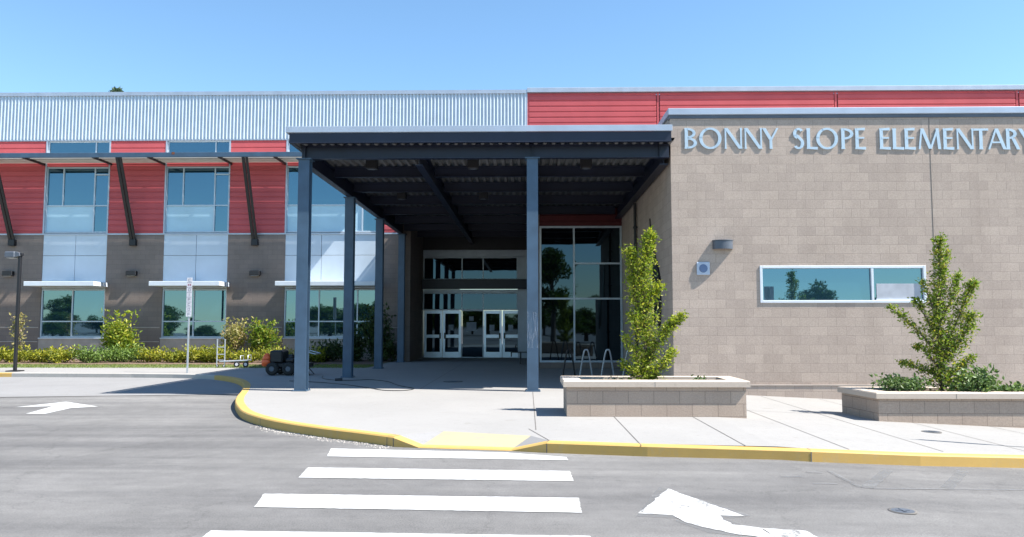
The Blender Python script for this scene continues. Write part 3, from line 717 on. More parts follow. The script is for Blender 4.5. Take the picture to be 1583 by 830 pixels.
# wall furniture on the annex ------------------------------------------------
root = empty('wall_lamp', (4.38, YA, 3.25)); tag(root, 'dark half-drum lamp on the tan block wall above the speaker box', 'wall lamp')
m = MB(); n = 20; rx, ry = .225, .17
ring = [(4.38+rx*math.cos(math.pi*k/n+math.pi), YA-.002+ry*math.sin(math.pi*k/n+math.pi)) for k in range(n+1)]
for a, b in zip(ring, ring[1:]):
    m.add([(a[0], a[1], 3.15), (b[0], b[1], 3.15), (b[0], b[1], 3.33), (a[0], a[1], 3.33)], [(0, 1, 2, 3)], True)
m.flat(ring, 3.33); m.flat(ring, 3.17); m.build('housing', 'grey', root)
m = MB(); r2 = [(4.38+(x-4.38)*1.05, YA+(y-YA)*1.05) for x, y in ring]
m.add([(x, y, z) for z in (3.335, 3.352) for x, y in r2], [(i, i+1, i+n+2, i+n+1) for i in range(n)]+[tuple(range(n+1))]+[tuple(range(n+1, 2*n+2))]); m.build('lid', 'grey', root)
root = empty('speaker_box', (3.935, YA, 2.72)); tag(root, 'small square speaker box with round grille on the tan block wall', 'speaker')
MB().box(3.79, 4.08, YA-.03, YA-.001, 2.575, 2.865, .012).build('box', 'light', root)
MB().lathe((3.935, YA-.042, 2.72), [(.085, 0), (.095, .012)], 26, 'y').build('grille', 'midblue', root)
for z in range(5): pass
# down pipe and cut-metal silhouette on the shaded side wall
root = empty('downpipe', (3.19, 22.9, 0)); tag(root, 'black downpipe on the shaded side wall of the annex', 'downpipe')
MB().tube([(3.18, 22.9, .1), (3.18, 22.9, 5.05)], .045, 12).build('pipe', 'black', root)
m = MB()
for z in (1.2, 2.9, 4.3): m.box(3.12, 3.248, 22.83, 22.97, z, z+.05)
m.build('bracket', 'black', root)
prof = [(19.05, 1.75), (19.3, 1.6), (19.42, 2.2), (19.5, 2.75), (19.62, 2.2), (19.85, 1.7), (19.98, 2.4), (20.1, 3.0), (20.02, 3.15), (20.1, 3.35), (20.2, 3.7), (20.28, 3.55), (20.36, 3.95), (20.42, 4.5), (20.3, 4.15), (20.2, 3.95), (20.05, 3.75), (19.9, 4.05), (19.8, 3.7), (19.6, 3.35), (19.42, 3.3), (19.2, 3.05), (18.98, 2.8), (19.12, 2.6), (18.92, 2.3)]
m = MB(); n = len(prof); v = [(3.21, y, z-.25) for y, z in prof]+[(3.235, y, z-.25) for y, z in prof]
m.add(v, [tuple(range(n)), tuple(range(2*n-1, n-1, -1))]+[(i, i+n, (i+1) % n+n, (i+1) % n) for i in range(n)])
put(m, 'metal_silhouette', 'black', 'dark jagged cut-metal silhouette on the side wall behind the planter tree', 'wall art', (3.22, 19.6, 1.4))

# wall boxes on the left wing
for i, x in enumerate([-22.2, -16.87, -11.57]):
    root = empty('wall_lamp', (x, YF, 3.66)); tag(root, ['small black wall lamp behind the street lamp pole', 'small black wall lamp between the two left window bays', 'small black wall lamp nearest the canopy'][i], 'wall lamp', 'black lamps on the left wing')
    MB().box(x-.22, x+.22, YF-.2, YF-.002, 3.56, 3.77, .025).build('housing', 'black', root)
    MB().box(x-.17, x+.17, YF-.17, YF-.04, 3.55, 3.565).build('lens', 'lens', root)

# ------------------------------------------------------------------ lettering
T, t_ = .155, .10
def arc(cx, cz, rx, rz, ix, iz, a0, a1, ox=0, n=18):
    """ring sector between outer and inner ellipses -> quads"""
    out = []
    for k in range(n):
        p = R(a0+(a1-a0)*k/n); q = R(a0+(a1-a0)*(k+1)/n)
        out.append([(cx+rx*math.cos(p), cz+rz*math.sin(p)), (cx+rx*math.cos(q), cz+rz*math.sin(q)), (cx+ox+ix*math.cos(q), cz+iz*math.sin(q)), (cx+ox+ix*math.cos(p), cz+iz*math.sin(p))])
    return out
def stem(x, w_=T, z0=0, z1=1):
    f = .018; return [[(x-f, z0), (x+w_+f, z0), (x+w_, z0+.12), (x+w_, z1-.12), (x+w_+f, z1), (x-f, z1), (x, z1-.12), (x, z0+.12)]]
def hb(x0, x1, z, h=t_, f=.03): return [[(x0, z), (x1, z-(f if z < .3 else 0)), (x1+.01, z+h+(f if z > .6 else 0)), (x0, z+h)]]
def dg(xa, za, xb, zb, w_): return [[(xa, za), (xa+w_, za), (xb+w_, zb), (xb, zb)]]
def glyph(ch, W):
    if ch == 'B': return [stem(.02), *[[q] for q in arc(.16*1, .75, W-.22, .25, W-.22-T*.9, .25-t_, -90, 90)], *[[q] for q in arc(.16, .27, W-.16, .27, W-.16-T, .27-t_, -90, 90)], ]
    if ch == 'O': return [[q] for q in arc(W/2, .5, W/2, .52, W/2-T, .52-t_, 0, 360, 0, 44)]
    if ch == 'N': return [stem(.02, .075), stem(W-.09, .075), dg(.0, 1, W-.17, 0, .17)]
    if ch == 'Y': return [[[(W*.5-.06, 0), (W*.5+.08, 0), (W*.5+.065, .5), (W*.5-.06, .5)]], dg(-.02, 1, W*.5-.08, .44, .17), dg(W-.10, 1, W*.5-.03, .44, .10)]
    if ch == 'S': return [[q] for q in arc(W*.5, .74, W*.46, .27, W*.46-T, .27-t_, 35, 250)]+[[[(W*.30, .60), (W*.5, .47), (W*.68, .36), (W*.76, .52), (W*.60, .60), (W*.40, .70)]]]+[[q] for q in arc(W*.48, .27, W*.47, .28, W*.47-T, .28-t_, -145, 62)]
    if ch == 'L': return [stem(.02), hb(.1, W, .0)]
    if ch == 'P': return [stem(.02), *[[q] for q in arc(.15, .73, W-.15, .27, W-.15-T, .27-t_, -90, 90)]]
    if ch == 'E': return [stem(.02), hb(.1, W-.01, .0), hb(.1, W-.04, 1-t_), hb(.1, W-.08, .5, .075, 0)]
    if ch == 'M': return [dg(-.0, 0, .12, 1, .085), dg(.10, 1, W*.5-.06, 0.02, .16), dg(W-.20, 1, W*.5-.02, .02, .10), dg(W-.16, 0, W-.25, 1, .14)]
    if ch == 'T': return [stem(W*.5-T/2), [[(0, 1-t_-.03), (.03, 1-t_), (W-.03, 1-t_), (W, 1-t_-.03), (W, 1), (0, 1)]]]
    if ch == 'A': return [dg(-.01, 0, W*.5-.07, 1, .09), dg(W-.14, 0, W*.5-.09, 1, .16), hb(W*.22, W*.78, .30, .075, 0)]
    if ch == 'R': return [stem(.02), *[[q] for q in arc(.14, .75, W-.24, .25, W-.24-T, .25-t_, -90, 90)], dg(W-.12, 0, .26, .53, .16)]
L = empty('wall_lettering', (3.6, YA, 5.45)); tag(L, 'raised silver capital letters reading BONNY SLOPE ELEMENTARY on the tan block wall', 'lettering')
px = [('B', 1060.3, 1079.8), ('O', 1083.3, 1117.8), ('N', 1122.2, 1149.7), ('N', 1153, 1180.6), ('Y', 1181.5, 1206), ('S', 1227.5, 1246), ('L', 1248.7, 1265.5), ('O', 1263.7, 1297.3), ('P', 1301.8, 1321), ('E', 1323.3, 1340), ('E', 1360.7, 1378), ('L', 1380.6, 1398), ('E', 1399, 1416.3), ('M', 1420.5, 1455.4), ('E', 1458, 1475), ('N', 1478.6, 1505), ('T', 1504.4, 1527.6), ('A', 1526.8, 1554), ('R', 1554, 1574), ('Y', 1574, 1599)]
for ch, a, b in px:
    xa = 3.56+(a-1060.3)*(11.17-3.56)/(1583-1060.3); xb = 3.56+(b-1060.3)*(11.17-3.56)/(1583-1060.3)
    Hh = .475; W = (xb-xa)/Hh; m = MB()
    z0 = 5.435-(a-1060)*.0001
    for k, grp in enumerate(glyph(ch, W)):
        for q, poly_ in enumerate(grp):
            yf = YA-.020-.0007*(k % 7)
            m.prism([(xa+x*Hh, z0+z*Hh) for x, z in poly_], yf, YA-.003)
    m.build('letter', 'letter', L)

# ------------------------------------------------------------------ foliage helpers
def leaves(mb, rnd, c, n, rx, ry, rz, size, up=.3, shell=0, outward=None):
    for _ in range(n):
        while True:
            p = Vector((rnd.uniform(-1, 1), rnd.uniform(-1, 1), rnd.uniform(-1, 1)))
            if shell < p.length <= 1: break
        p = Vector((c[0]+p.x*rx, c[1]+p.y*ry, c[2]+p.z*rz)); leaf(mb, rnd, p, size*rnd.uniform(.6, 1.25), up)
def leaf(mb, rnd, p, s, up=.3, asp=.5):
    d = Vector((rnd.gauss(0, 1), rnd.gauss(0, 1), rnd.gauss(up, .7))).normalized()
    u = Vector((rnd.gauss(0, 1), rnd.gauss(0, 1), rnd.gauss(0, 1))); x = d.cross(u)
    if x.length < 1e-3: return
    x = x.normalized()*s*asp*.5; nn = d.cross(x).normalized()*s*.12
    mb.add([p, p+d*s*.45+x+nn, p+d*s, p+d*s*.45-x+nn], [(0, 1, 2, 3)])
def limb_tree(name, base, limbs, seed, leafm, size, label, cat, trunk_r=.03, bark='bark', dens=1.0, group=None):
    rnd = random.Random(seed); root = empty(name, base); tag(root, label, cat, group)
    tb = MB(); cb = MB(); bx, by, bz = base
    for pts, r0, r1, n in limbs:
        P = catmull([Vector((bx+p[0], by+(p[2] if len(p) > 2 else 0), bz+p[1])) for p in pts], 5)
        k = len(P); tb.tube(P, [trunk_r*(1-.75*i/(k-1))*(1 if pts[0][1] < .05 else .6) for i in range(k)], 7)
        # twigs with clusters of leaves
        nt = max(3, int(n*dens/16))
        for j in range(nt):
            t = (j+rnd.random())/nt; f_ = t*(k-1); i = min(k-2, int(f_)); q = Vector(P[i]).lerp(Vector(P[i+1]), f_-i)
            rr = r0+(r1-r0)*t
            d = Vector((rnd.gauss(0, 1), rnd.gauss(0, 1), rnd.gauss(.55, .5))).normalized(); e = q+d*rr*rnd.uniform(.35, 1.05)
            if e.z < bz+.03: e.z = bz+.03+rnd.random()*.1
            tb.tube([q, (q+e)/2+Vector((0, 0, -.01)), e], [.005, .004, .002], 4, False)
            for _ in range(16):
                s = rnd.random(); p = q.lerp(e, .25+.8*s)+Vector((rnd.gauss(0, 1), rnd.gauss(0, 1), rnd.gauss(0, 1)))*(rr*.14+.02)
                leaf(cb, rnd, p, size*rnd.choice((.5, .7, .9, 1.0, 1.3))*rnd.uniform(.8, 1.2), .35, rnd.uniform(.38, .62))
    tb.build('trunk', bark, root); cb.build('crown', leafm, root); return root

# ------------------------------------------------------------------ planters
def planter(x0, x1, y0, y1, zb, zt, skew, label, seams):
    """skew shifts the back edge in x"""
    root = empty('planter', (x0, y0, zb)); tag(root, label, 'planter', 'block planters')
    def ring(o_, i_, za, zb_, mb):
        O = [(x0-o_, y0-o_), (x1+o_, y0-o_), (x1+o_+skew, y1+o_), (x0-o_+skew, y1+o_)]
        I = [(x0+i_, y0+i_), (x1-i_, y0+i_), (x1-i_+skew, y1-i_), (x0+i_+skew, y1-i_)]
        for k in range(4):
            l = (k+1) % 4
            mb.quad((*O[k], za), (*O[l], za), (*O[l], zb_), (*O[k], zb_)); mb.quad((*I[k], za), (*I[l], za), (*I[l], zb_), (*I[k], zb_))
            mb.quad((*O[k], zb_), (*O[l], zb_), (*I[l], zb_), (*I[k], zb_)); mb.quad((*O[k], za), (*O[l], za), (*I[l], za), (*I[k], za))
        return mb
    ring(0, .2, zb-.3, zt-.10, MB()).build('wall', 'pblock', root)
    c = ring(.055, .24, zt-.099, zt-.012, MB())
    O = .055
    # eased top edge
    oo = [(x0-O, y0-O), (x1+O, y0-O), (x1+O+skew, y1+O), (x0-O+skew, y1+O)]; O -= .014
    c = MB(); a = [(x0-.055, y0-.055), (x1+.055, y0-.055), (x1+.055+skew, y1+.055), (x0-.055+skew, y1+.055)]
    b = [(x0-.04, y0-.04), (x1+.04, y0-.04), (x1+.04+skew, y1+.04), (x0-.04+skew, y1+.04)]
    i_ = [(x0+.24, y0+.24), (x1-.24, y0+.24), (x1-.24+skew, y1-.24), (x0+.24+skew, y1-.24)]
    for k in range(4):
        l = (k+1) % 4
        c.quad((*a[k], zt-.099), (*a[l], zt-.099), (*a[l], zt-.015), (*a[k], zt-.015)); c.quad((*a[k], zt-.015), (*a[l], zt-.015), (*b[l], zt), (*b[k], zt))
        c.quad((*b[k], zt), (*b[l], zt), (*i_[l], zt), (*i_[k], zt)); c.quad((*i_[k], zt), (*i_[l], zt), (*i_[l], zt-.099), (*i_[k], zt-.099)); c.quad((*a[k], zt-.099), (*a[l], zt-.099), (*i_[l], zt-.099), (*i_[k], zt-.099))
    c.build('cap', 'cap', root)
    s = MB()
    for xx in seams: s.box(xx-.003, xx+.003, y0-.057, y0-.054, zt-.097, zt-.016); s.box(xx-.003, xx+.003, y0-.04, y0+.235, zt, zt+.0015)
    s.build('cap_seams', 'joint', root)
    MB().quad((x0+.15, y0+.15, zt-.06), (x1-.15, y0+.15, zt-.06), (x1-.15+skew, y1-.15, zt-.06), (x0+.15+skew, y1-.15, zt-.06)).build('soil', 'soil', root)
    return root
planter(.63, 3.48, 12.6, 13.75, 0, .57, .0, 'long tan block planter with a pale cap in front of the canopy', [2.03])
planter(5.80, 9.6, 13.14, 14.35, -.3, .345, -.12, 'tan block planter with a pale cap at the right edge of the photo', [7.05])

limb_tree('young_tree', (2.0, 13.15, .5), [
    ([(0, 0), (-.03, .8), (-.06, 1.4), (.0, 2.0), (.07, 2.48)], .44, .10, 1500),
    ([(-.02, .9, 0), (-.2, 1.55, .05), (-.24, 2.0), (-.27, 2.2)], .16, .11, 520),
    ([(0, .3), (.22, .75, -.1), (.42, .95, -.1), (.58, 1.1, -.1)], .16, .08, 460),
    ([(0, 1.2), (.12, 1.45), (.25, 1.6)], .12, .07, 150),
    ([(0, .7), (-.18, .95, -.1), (-.27, 1.12)], .13, .06, 170),
    ([(0, .15), (-.2, .45, -.12), (-.38, .75)], .14, .07, 160),
    ([(0, .05), (.25, .3, -.15), (.42, .5)], .16, .08, 220), ([(0, .0), (-.25, .18, -.15), (-.4, .3)], .14, .08, 160)],
    11, 'leaf1', .054, 'narrow young tree with two leafy tips growing in the long planter', 'tree', dens=3.4)
limb_tree('young_tree', (7.15, 13.72, .28), [
    ([(0, 0), (.0, .7), (-.02, 1.3), (.03, 2.0), (.05, 2.68)], .46, .10, 1500),
    ([(0, .7), (.28, 1.2), (.5, 1.7), (.62, 1.9)], .26, .07, 560), ([(0, .5), (.35, .9), (.58, 1.35)], .3, .12, 560),
    ([(.0, 1.2), (.25, 1.7), (.36, 2.05)], .2, .07, 300), ([(0, .6), (-.35, 1.05), (-.6, 1.28), (-.84, 1.48)], .12, .05, 260),
    ([(0, .9), (-.28, 1.4), (-.42, 1.62)], .12, .05, 170), ([(0, 1.2), (-.2, 1.75), (-.28, 1.95)], .1, .04, 120), ([(0, .3), (-.35, .42), (-.68, .52)], .13, .05, 220),
    ([(.0, .2), (.3, .45), (.55, .62)], .16, .06, 200), ([(0, .4), (-.3, .75), (-.42, .8)], .12, .05, 140), ([(0, 1.5), (.1, 2.1), (.2, 2.45)], .09, .04, 110)],
    23, 'leaf2', .054, 'spreading young tree with angled branches growing in the right planter', 'tree', dens=2.6)

def shrub(name, x, y, z, rx, ry, rz, n, size, mt, label, cat='shrub', group=None, seed=0, stems=4, up=.5, rough=.28):
    rnd = random.Random(seed*7+3); root = empty(name, (x, y, z)); tag(root, label, cat, group)
    sb = MB(); fb = MB()
    lob = [(Vector((math.cos(a)*rx*rnd.uniform(.2, .75), math.sin(a)*ry*rnd.uniform(.2, .75), rz*rnd.uniform(.25, .62))), rnd.uniform(.32, .55)) for a in [2*math.pi*k/9+rnd.random() for k in range(9)]]
    lob.append((Vector((0, 0, rz*.45)), .6))
    for i, (c, s) in enumerate(lob):
        e = Vector((x, y, z))+c
        if i < stems*2: sb.tube([(x+c.x*.2, y+c.y*.2, z-.02), (x+c.x*.6, y+c.y*.6, z+c.z*.5), e], [.018, .012, .005], 5, False)
        leaves(fb, rnd, e, int(n/len(lob)), rx*s, ry*s, rz*s*.85, size, up, .3)
    for _ in range(int(n*.08)):   # stray shoots
        a = rnd.uniform(0, 6.28); q = Vector((x+math.cos(a)*rx*rnd.uniform(.3, 1.05), y+math.sin(a)*ry*rnd.uniform(.3, 1.05), z+rz*rnd.uniform(.3, 1.1))); leaf(fb, rnd, q, size*1.3, 1.0)
    fb.v = [(a, b, max(c, z+.012)) for a, b, c in fb.v]
    sb.build('stems', 'bark', root); fb.build('foliage', mt, root); return root
# in the planters
shrub('groundcover_plant', 7.62, 13.6, .27, .52, .4, .42, 1500, .075, 'leaf_ivy', 'glossy blue-green shrub spilling right of the trunk in the right planter', seed=1)
shrub('groundcover_plant', 6.45, 13.62, .27, .5, .35, .30, 900, .07, 'leaf_ivy', 'low green creeper left of the trunk in the right planter', seed=2)
shrub('groundcover_plant', 8.2, 13.55, .27, .35, .3, .18, 500, .07, 'leaf_ivy', 'low trailing creeper at the right end of the right planter', seed=3)
shrub('groundcover_plant', 2.86, 13.1, .50, .16, .12, .10, 70, .05, 'leaf_ivy', 'tiny weed sprouting near the right end of the long planter', seed=4)
shrub('groundcover_plant', 1.45, 13.12, .50, .22, .12, .07, 60, .045, 'leaf_ivy', 'thin weed sprouting left of the tree in the long planter', seed=5)

# hedge of low junipers in the bed
rnd = random.Random(3)
hedge = [(-21.4, .95, 0), (-20.2, .8, 0), (-19.0, .7, 0), (-18.0, .65, 0), (-16.9, .85, 1), (-15.8, .9, 1), (-14.7, .75, 0), (-13.65, .5, 2), (-12.85, .55, 2), (-12.1, .6, 0), (-11.05, .6, 0), (-9.95, .62, 2), (-9.0, .42, 3), (-8.35, .5, 0), (-22.9, .9, 0), (-24.6, .9, 0)]
hl = ['yellow-green juniper mound behind the street lamp', 'yellow-green juniper mound just right of the street lamp', 'yellow-green juniper mound below the left ground-floor window', 'small yellow-green juniper mound left of the dark green one', 'wide dark green juniper mound below the leafy bush', 'dark green juniper mound right of the leafy bush', 'yellow-green juniper mound right of the dark green ones', 'small olive mound left of the parking sign', 'small olive mound just behind the parking sign', 'yellow-green mound between the sign and the hand truck', 'yellow-green mound behind the hand truck', 'olive mound right of the hand truck', 'pale cream shrub above the black utility cart', 'yellow-green mound hidden partly by the front left column', 'yellow-green mound at the left edge of the photo', 'yellow-green mound beyond the left edge']
for i, (x, r_, k) in enumerate(hedge):
    shrub('juniper_shrub', x, 30.3+rnd.uniform(-.25, .35), .0, r_, .6, .50+rnd.uniform(-.05, .12)+(.1 if k == 1 else 0), 1500, .10, ['leaf_jun', 'leaf_jun2', 'leaf_jun', 'leaf_pale'][k], hl[i], group='low shrubs along the left wing', seed=20+i, up=.6)
shrub('leafy_bush', -16.6, 31.6, 0, .78, .6, 1.85, 2400, .14, 'leaf1', 'tall bright green bush against the wall between the left windows', seed=41)
shrub('pale_bush', -11.85, 31.5, .35, .55, .5, 1.25, 1500, .12, 'leaf_pale', 'pale yellowish bush behind the hand truck left of its twin', seed=42)
shrub('pale_bush', -10.75, 31.5, .35, .72, .5, 1.25, 1900, .12, 'leaf2', 'rounded yellow-green bush left of the black utility cart', seed=43)
limb_tree('sapling', (-20.75, 31.3, 0), [([(0, 0), (.05, .8), (.1, 1.5), (.1, 1.75)], .1, .4, 420), ([(.3, 0.02), (.25, .8), (.15, 1.5)], .05, .35, 260)], 51, 'leaf_pale', .11, 'thin pale sapling with bare stems left of the street lamp', 'tree', .03)
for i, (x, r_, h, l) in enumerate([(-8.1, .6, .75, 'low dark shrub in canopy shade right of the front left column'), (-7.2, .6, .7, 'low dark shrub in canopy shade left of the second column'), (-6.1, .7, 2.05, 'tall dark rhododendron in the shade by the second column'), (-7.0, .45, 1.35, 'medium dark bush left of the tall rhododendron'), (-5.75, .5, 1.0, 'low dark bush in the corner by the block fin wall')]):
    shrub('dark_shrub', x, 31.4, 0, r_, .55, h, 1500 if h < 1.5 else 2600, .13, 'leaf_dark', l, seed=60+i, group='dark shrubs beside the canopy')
# grass blades in the lawn strip
rnd = random.Random(9); m = MB()
for _ in range(14000):
    x = rnd.uniform(-25, -5.5); y = rnd.uniform(26.5, 28.9); h = rnd.uniform(.02, .06); a = rnd.uniform(0, 6.28)
    m.add([(x, y, .004), (x+.02*math.cos(a), y+.02*math.sin(a), .004), (x+rnd.gauss(0, .015), y+rnd.gauss(0, .015), h)], [(0, 1, 2)])
tag(m.build('grass', 'bladegrass'), 'short dry grass strip between the pavement and the juniper bed', 'grass', kind='stuff')

# ------------------------------------------------------------------ street furniture
root = empty('street_lamp', (-16.2, 24.55, 0)); tag(root, 'black post lamp with a flat box head beside the left kerb', 'street lamp')
x, y = -16.2, 24.55
MB().box(x-.045, x+.045, y-.045, y+.045, .03, 3.70, .01).build('pole', 'black', root)
MB().box(x-.19, x+.19, y-.19, y+.19, .001, .035, .008).build('base_plate', 'black', root)
m = MB(); m.box(x-.44, x-.10, y-.14, y+.14, 3.60, 3.80, .03); m.prism([(x-.11, 3.62), (x+.04, 3.66), (x+.02, 3.76), (x-.11, 3.79)], y-.11, y+.11); m.build('lamp_head', 'grey', root)
m = MB(); m.box(x-.02, x+.09, y-.05, y+.05, 3.66, 3.76, .01); m.build('arm', 'black', root)
MB().box(x-.38, x-.14, y-.1, y+.1, 3.592, 3.602).build('lens', 'lens', root)

def post_sign(x, y, zt, label, hw=.085):
    root = empty('post_sign', (x, y, g(x))); tag(root, label, 'sign', 'tall narrow post signs')
    z0 = g(x)
    MB().box(x-.025, x+.025, y-.02, y+.02, z0, zt-.05, .005).build('post', 'galv', root)
    pl = MB().box(x-hw, x+hw, y-.028, y-.022, zt-1.2, zt, .002).build('sign_plate', 'signwhite', root)
    s = MB(); yy = y-.0295; h = 1.2/8; n0 = 0
    r_ = random.Random(2)
    for k in range(8):
        zt_ = zt-k*h
        if k: s.box(x-.08, x+.08, yy, yy+.0012, zt_-.004, zt_+.003)
    s.build('plate_lines', 'smudge', pl)
    s = MB()
    for k in range(8):   # small dark strokes, one stacked character to a row
        c = zt-(k+.5)*h; a = .034; q = .010
        if k == 1: continue
        if k in (0, 5): s.box(x-a, x-a+q, yy, yy+.001, c-.04, c+.04); s.box(x-a+q, x+a, yy, yy+.001, c+.03, c+.04); s.box(x-a+q, x+a, yy, yy+.001, c-.04, c-.03)
        elif k in (2, 6): s.box(x-a, x-a+q, yy, yy+.001, c-.04, c+.04); s.box(x+a-q, x+a, yy, yy+.001, c-.04, c+.04); s.box(x-a+q, x+a-q, yy, yy+.001, c-.04, c-.03); s.box(x-a+q, x+a-q, yy, yy+.001, c+.03, c+.04)
        elif k == 3: s.box(x-q/2, x+q/2, yy, yy+.001, c-.04, c+.04)
        else: s.box(x-a, x-a+q, yy, yy+.001, c-.04, c+.04); s.box(x-a+q, x+a, yy, yy+.001, c-.005, c+.005); s.box(x-a+q, x+a, yy, yy+.001, c+.03, c+.04)
    s.build('characters', 'smudge', pl)
    s = MB(); c = zt-1.5*h
    for dx in (-.028, .028): s.box(x+dx-.018, x+dx+.018, yy, yy+.001, c-.02, c+.025)
    s.build('symbol', 'signred', pl)
post_sign(-10.42, 23.9, 2.92, 'tall narrow white sign with stacked characters on a galvanised post at the far kerb')
post_sign(7.62, 10.38, 2.85, 'tall narrow sign beyond the right edge whose shadow crosses the pavement', .16)

# flatbed hand truck
root = empty('hand_truck', (-10.6, 27.2, 0)); tag(root, 'silver folding hand truck standing on the far pavement', 'hand truck'); x, y = -10.75, 27.0
m = MB()
for yy in (y-.0, ): pass
for dx in (0, .27):
    m.tube([(x+dx, y, .06), (x+dx, y, .93)], .022, 8)
    m.tube([(x+dx, y, .93), (x+dx, y, .97)], .032, 8)
for z in (.25, .45, .70): m.tube([(x, y, z), (x+.27, y, z)], .015, 8)
m.build('handle_frame', 'galv', root)
m = MB()
for dy in (-.02, .36): m.tube([(x+.1, y+dy, .20), (x+1.08, y+dy, .24)], .02, 8)
for k in range(5): m.tube([(x+.2+k*.2, y-.02, .21+.008*k), (x+.2+k*.2, y+.36, .21+.008*k)], .014, 6)
for dx, h in ((.82, .40), (1.08, .42)): m.tube([(x+dx, y, .22), (x+dx, y, h), (x+dx, y+.3, h), (x+dx, y+.3, .22)], .014, 6)
m.build('deck_frame', 'galv', root)
for dx, yy, r_ in ((.72, y-.06, .105), (1.03, y-.06, .105), (.02, y, .05), (.25, y, .05)):
    wmb = MB(); wmb.lathe((x+dx, yy-.02, r_+.003), [(r_*.8, 0), (r_, .008), (r_, .032), (r_*.8, .04)], 20, 'y'); w_ = wmb.build('wheel', 'rubber', root)
    MB().lathe((x+dx, yy-.026, r_+.003), [(r_*.5, 0), (r_*.5, .05)], 16, 'y').build('hub', 'signwhite', w_)

# black utility cart with orange containers
root = empty('utility_cart', (-6.5, 22.9, 0)); tag(root, 'small black wheeled work cart with orange containers left of the front column', 'cart')
x, y = -7.62, 22.6
for dx, yy in ((.22, y), (.70, y), (.22, y+.75), (.70, y+.75)):
    wmb = MB(); r_ = .19; wmb.lathe((x+dx, yy, r_+.002), [(r_*.7, 0), (r_*.95, .01), (r_, .04), (r_, .1), (r_*.95, .13), (r_*.7, .14)], 24, 'y'); w_ = wmb.build('wheel', 'rubber', root)
    MB().lathe((x+dx, yy-.01, r_+.002), [(.07, 0), (.08, .02), (.08, .12)], 16, 'y').build('rim', 'grey', w_)
m = MB(); m.box(x+.02, x+1.25, y+.12, y+.75, .22, .36, .03); m.tube([(x+.2, y+.1, .19), (x+.2, y+.8, .19)], .03); m.tube([(x+.72, y+.1, .19), (x+.72, y+.8, .19)], .03); m.build('chassis', 'black', root)
m = MB(); m.box(x+.12, x+.50, y+.1, y+.72, .36, .72, .04); m.box(x+.56, x+.84, y+.12, y+.6, .36, .5, .05); m.lathe((x+.68, y+.35, .5), [(.11, 0), (.12, .06), (.07, .1)], 18); m.build('engine', 'black', root)
m = MB(); m.tube([(x+.88, y+.1, .34), (x+.90, y+.1, .58), (x+1.15, y+.1, .70), (x+1.45, y+.1, .62)], .018, 8); m.tube([(x+.88, y+.7, .34), (x+.90, y+.7, .58), (x+1.15, y+.7, .70), (x+1.45, y+.7, .62)], .018, 8); m.tube([(x+1.45, y+.1, .62), (x+1.45, y+.7, .62)], .018, 8); m.build('handle', 'galv', root)
m = MB(); m.tube([(x+1.2, y+.1, .3), (x+1.45, y+.05, .05)], .015, 6); m.tube([(x+1.2, y+.1, .3), (x+1.32, y+.05, .0)], .015, 6); m.build('stand', 'black', root)
root2 = empty('orange_container', (-7.6, 22.7, .36)); tag(root2, 'orange plastic container hung on the front of the black work cart', 'container')
m = MB(); m.lathe((x+.0, y+.2, .26), [(.09, 0), (.13, .03), (.14, .16), (.12, .2)], 20); m.build('tub', 'orange', root2)
m = MB(); m.lathe((x+.02, y+.2, .47), [(.12, 0), (.13, .04), (.09, .12), (.04, .17)], 20); m.build('lid', 'orange', root2)
m = MB(); m.add([(x-.2, y+.2, .44), (x-.02, y+.15, .52), (x+.0, y+.25, .60), (x-.06, y+.2, .46)], [(0, 1, 2), (0, 1, 3), (1, 2, 3), (2, 0, 3)]); m.build('cloth', 'ygreen', root2)
# hose
random.seed(8)
def hose(pts, r, label):
    m = MB(); m.tube(catmull([Vector((a, b, .010)) for a, b in pts], 8), r*.75, 6); return put(m, 'hose', 'black', label, 'hose', (pts[0][0], pts[0][1], 0))
hose([(-5.9, 22.6), (-5.5, 21.2), (-4.75, 20.6), (-4.2, 20.9), (-3.6, 20.2), (-3.1, 18.9), (-2.6, 18.0), (-2.75, 17.45), (-3.2, 17.5), (-3.7, 18.2), (-4.5, 19.2), (-5.3, 19.9), (-6.2, 20.4)], .011, 'thin dark hose looping over the pavement between the left columns')
m = MB(); m.tube([(-5.05, 20.55, .03), (-4.86, 20.6, .03)], [.035, .045], 10); put(m, 'hose_nozzle', 'black', 'black hose end lying on the shaded pavement', 'nozzle', (-5, 20.6, 0))

# bench by the doors
root = empty('bench', (-.2, 29.6, 0)); tag(root, 'dark metal bench half hidden behind the middle column', 'bench')
m = MB()
for k in range(5): m.box(-.62, .6, 29.4+k*.09, 29.47+k*.09, .43, .46, .004)
m.build('seat', 'black', root)
for xx in (-.25, .45): MB().box(xx-.03, xx+.03, 29.44, 29.80, .0, .43).build('leg', 'black', root)
for xx in (-.62, .56): MB().box(xx, xx+.04, 29.4, 29.83, .28, .47).build('end_plate', 'black', root)

# bike hoops
def hoop(x, y, w_, h, tilt, mt, label):
    root = empty('bike_hoop', (x, y, 0)); tag(root, label, 'bike rack', 'bike hoops behind the long planter')
    pts = [(x-w_/2, y, 0), (x-w_*.30, y+tilt*.5, h*.6), (x-w_*.14, y+tilt, h*.95), (x, y+tilt, h), (x+w_*.14, y+tilt, h*.95), (x+w_*.3, y+tilt*.5, h*.6), (x+w_/2, y, 0)]
    MB().tube(catmull([Vector(p) for p in pts], 4), .022, 10).build('tube', mt, root)
    m = MB(); 
    for s in (-1, 1): m.lathe((x+s*w_/2, y, .001), [(.07, 0), (.07, .01)], 16)
    m.build('foot_plate', mt, root)
hoop(1.12, 21.2, .36, .80, -.1, 'black', 'black bike hoop at the left end of the row')
hoop(1.58, 21.2, .36, .80, -.1, 'galv', 'silver bike hoop left of the tree')
hoop(2.16, 21.2, .36, .80, -.1, 'galv', 'silver bike hoop just left of the tree, nearest it')
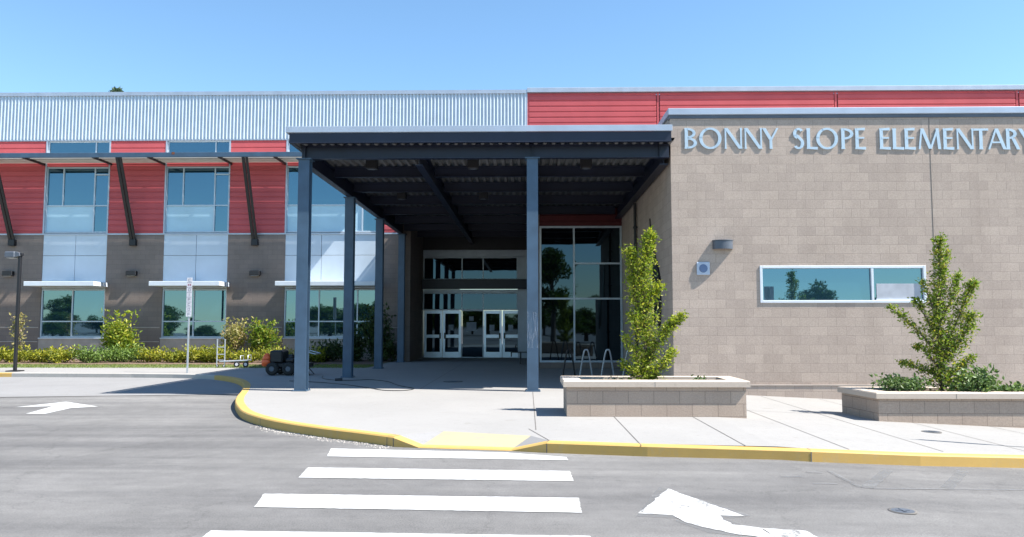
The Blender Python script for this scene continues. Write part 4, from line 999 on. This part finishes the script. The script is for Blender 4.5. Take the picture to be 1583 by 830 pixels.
hoop(2.74, 21.2, .36, .80, -.1, 'galv', 'silver bike hoop mostly hidden by the tree')

# ------------------------------------------------------------------ trees: one far behind the roof, others behind the camera that the windows mirror
def fir(x, y, H_, label, seed):
    rnd = random.Random(seed); root = empty('fir_tree', (x, y, 0)); tag(root, label, 'tree')
    MB().tube([(x, y, 0), (x, y, H_*.98)], [.4, .04], 8).build('trunk', 'bark', root)
    m = MB()
    for k in range(150):
        z = H_*(.15+.85*k/150); L_ = (H_-z)*.22+.35
        for j in range(6):
            a = rnd.uniform(0, 6.28); l = L_*rnd.uniform(.6, 1.1)
            for q in range(9):
                t = (q+.5)/9; p = Vector((x+math.cos(a)*l*t, y+math.sin(a)*l*t, z-l*.2*t+rnd.gauss(0, .08)))
                leaf(m, rnd, p, .42, .1, .45)
    m.build('crown', 'leaf_fir', root)
fir(-32.4, 60, 20.05, 'tip of a fir tree showing above the corrugated roof band', 4)
def big_tree(x, y, H_, r_, seed, n=5200):
    rnd = random.Random(seed); root = empty('broadleaf_tree', (x, y, ZR)); 
    tb = MB(); cb = MB(); tb.tube([(x, y, ZR), (x+.1, y, H_*.4), (x, y, H_*.85)], [.22, .16, .05], 8)
    for k in range(26):
        a = rnd.uniform(0, 6.28); z = H_*rnd.uniform(.3, .95); rr = r_*math.sin(math.pi*min(.98, max(.12, (z/H_-.15)/.85)))*rnd.uniform(.3, .9)
        e = Vector((x+math.cos(a)*rr, y+math.sin(a)*rr, z)); tb.tube([(x, y, z*.75), tuple(e)], [.05, .015], 5, False)
        leaves(cb, rnd, e, n//26, r_*.42, r_*.42, r_*.36, .34, .1, .2)
    tb.build('trunk', 'bark', root); cb.build('crown', 'leaf_tree', root); return root
protos = [big_tree(2.3, -13, 8.2, 1.7, 1), big_tree(-14, -38, 6.0, 2.6, 2), big_tree(27, -38, 6.6, 1.9, 3)]
tag(protos[0], 'narrow tree behind the camera mirrored in the tall dark glazing', 'tree')
tag(protos[1], 'broad tree across the car park mirrored low in the left windows', 'tree', 'trees behind the camera')
tag(protos[2], 'rounded tree across the car park mirrored in the door glass', 'tree', 'trees behind the camera')
rnd = random.Random(77)
for i in range(70):
    o = copy_tree(protos[1+i % 2]); x = -80+i*2.3+rnd.uniform(-1.5, 1.5); o.location = (x, -38-rnd.uniform(0, 16), ZR); s = rnd.uniform(.4, .72); q = rnd.uniform(1.2, 2.6); o.scale = (s*q, s*q, s*rnd.uniform(.75, 1.15)); o.rotation_euler = (0, 0, rnd.uniform(0, 6.28))
    o['label'] = 'tree of the row across the car park, out of the photo behind the camera'; o['group'] = 'trees behind the camera'
